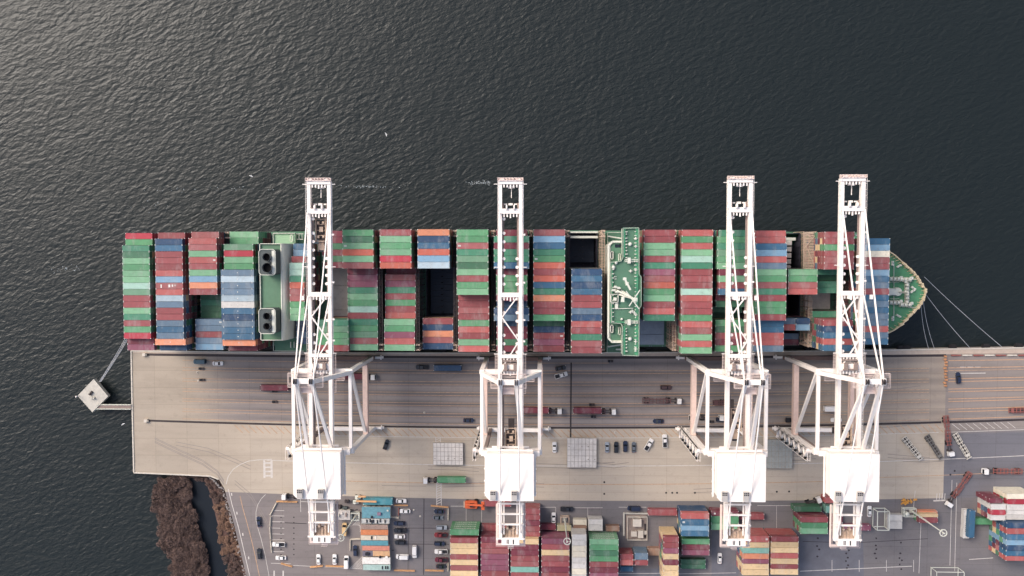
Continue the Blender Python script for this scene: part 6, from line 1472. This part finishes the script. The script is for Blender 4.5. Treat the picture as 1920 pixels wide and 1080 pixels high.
# pipe and boom lift on the teal office
for (x0, y0, x1, y1, m_, lb) in ((668, 939.5, 706, 940.5, M_bo, 'long tan boom of a lift reaching over the teal office'), (672, 931, 686, 931, M_bo, 'short tan beam above the teal office')):
    p1 = W(x0, y0, 3.4); p2 = W(x1, y1, 3.8); t = thing('boom_lift', W(x0, y0), lb, 'lift'); lo = W(x0, y0)
    b = MB(); b.beam(p1, p2, .7, .6); b.build('boom', m_, t, lo)
    b = MB(); b.cbox(lo.x, lo.y, .9, 2.4, 1.6, 1.0); b.tube((lo.x, lo.y, 1.2), (lo.x, lo.y, 3.4), .4, .4, 8); b.build('base', M_swhite, t, lo)
    b = MB(); b.tube((lo.x-.9, lo.y-.9, .4), (lo.x-.9, lo.y+.9, .4), .4, .4, 10); b.tube((lo.x+.9, lo.y-.9, .4), (lo.x+.9, lo.y+.9, .4), .4, .4, 10); b.build('wheels', M_rubber, t, lo)
# ---- fenced switchgear
q = R4(1168.5, 961, 1216, 1013, .5); lo = ((q[0]+q[1])/2, (q[2]+q[3])/2, 0); t = thing('switchgear_compound', lo, 'fenced concrete switchgear compound with white cabinets in the yard', 'switchgear')
b = MB(); b.box(q[0]+1.2, q[1]-1, q[2]+.5, q[3]-1, 0, .3); b.build('slab', mat('slab', (158, 142, 132), var=.15, scale=.5, dirt=.4), t, lo)
b = MB()
for (xa, xb, ya_, yb_) in ((q[0], q[1], q[3]-.6, q[3]), (q[0], q[0]+.6, q[2]+2, q[3]-.6)): b.box(xa, xb, ya_, yb_, 0, .9)
b.build('barrier_wall', M_conc, t, lo)
b = MB(); X0, X1, Y0, Y1 = q[0]+1.8, q[1]-.8, q[2]+.4, q[3]-1.6
for (a_, c_) in (((X0, Y0), (X1, Y0)), ((X1, Y0), (X1, Y1)), ((X1, Y1), (X0, Y1)), ((X0, Y1), (X0, Y0))):
    for zz in (.6, 1.3, 2.0): b.beam((*a_, zz), (*c_, zz), .14)
    L_ = (Vector(c_)-Vector(a_)).length; n_ = int(L_/2.2)
    for k in range(n_): X = a_[0]+(c_[0]-a_[0])*k/n_; Y = a_[1]+(c_[1]-a_[1])*k/n_; b.box(X-.07, X+.07, Y-.07, Y+.07, .3, 2.1)
b.build('fence', M_kerb, t, lo)
for (x0, y0, x1, y1, hz) in ((1187, 974, 1202.5, 987.5, 2.6), (1183.5, 997, 1194, 1006, 1.8), (1196.5, 995.5, 1206, 1009, 2.0), (1207.5, 996, 1212, 1002, 1.2)):
    e_ = R4(x0, y0, x1, y1, hz); b = MB(); b.box(e_[0], e_[1], e_[2], e_[3], .3, hz-.08); b.box(e_[0]-.06, e_[1]+.06, e_[2]-.06, e_[3]+.06, hz-.08, hz); b.build('cabinet', M_kerb, t, lo)
b = MB(); e_ = R4(1208, 982, 1214, 1008, .4); b.box(e_[0], e_[1], e_[2], e_[3], .3, .5); b.build('grating', M_steel, t, lo)
# a blue container standing across the others with lettering on its side
def text_on(txt, size, loc, rot, m, parent, name='lettering'):
    cu = bpy.data.curves.new('t', 'FONT'); cu.body = txt; cu.size = size; cu.align_x = 'CENTER'; cu.align_y = 'CENTER'; cu.extrude = .01
    o = bpy.data.objects.new('t', cu); C.objects.link(o); bpy.context.view_layer.update()
    me = bpy.data.meshes.new_from_object(o.evaluated_get(bpy.context.evaluated_depsgraph_get())); bpy.data.objects.remove(o)
    me.materials.clear(); me.materials.append(m); n_ = bpy.data.objects.new(name, me); C.objects.link(n_); n_.location = loc; n_.rotation_euler = rot
    if parent: n_.parent = parent
    return n_
for px, zb_, k, sc, lb in ((1822.5, 2.75, 'b2', .95, 'blue container lying lengthwise to the right road, on top of a lower one'), (1822.5, 0, 'b1', .95, ''), (1812.5, 0, 'w1', 1.0, 'off white container on the ground left of the lengthwise blue one')):
    a = W(px, 983, zb_+2.6); o = bpy.data.objects.new('shipping_container', CM[40]); C.objects.link(o); o.location = (a.x, a.y, zb_); o.rotation_euler[2] = R_(88.5); o.material_slots[0].link = 'OBJECT'; o.material_slots[0].material = cmat(k); o.scale = (sc, 1, 1)
    tag(o, lb or 'navy container hidden beneath the lengthwise blue one', 'container', 'containers stacked in the yard')
    if k == 'w1':
        for t_ in range(9): b = MB(); b.box(-3.2+t_*.8, -2.75+t_*.8, -.55, .5, 2.625, 2.64); b.build('lettering', M_dark, o)
# shipping-line lettering on yard stacks that face the quay
for c in [o for o in C.objects if o.name.startswith('shipping_container') and o.type == 'MESH' and 'lettering on its side' in str(o.get('label')) and 'leftmost yard' in str(o.get('label'))]:
    rz = c.rotation_euler[2]; s_ = -1 if abs(rz) > 1 else 1
    for k in range(4): text_on('EVERGREEN', 1.75, (0, s_*1.24, 1.3-k*HT), (R_(90), 0, R_(180) if s_ > 0 else 0), M_cast, c)
for c in [o for o in C.objects if o.name.startswith('shipping_container') and o.type == 'MESH' and str(o.get('label')) == 'light green container, first from the quay in the green yard block']:
    rz = c.rotation_euler[2]; s_ = -1 if abs(rz) > 1 else 1
    for k in range(4): text_on('EVERGREEN', 1.75, (0, s_*1.24, 1.3-k*HT), (R_(90), 0, R_(180) if s_ > 0 else 0), M_cast, c)
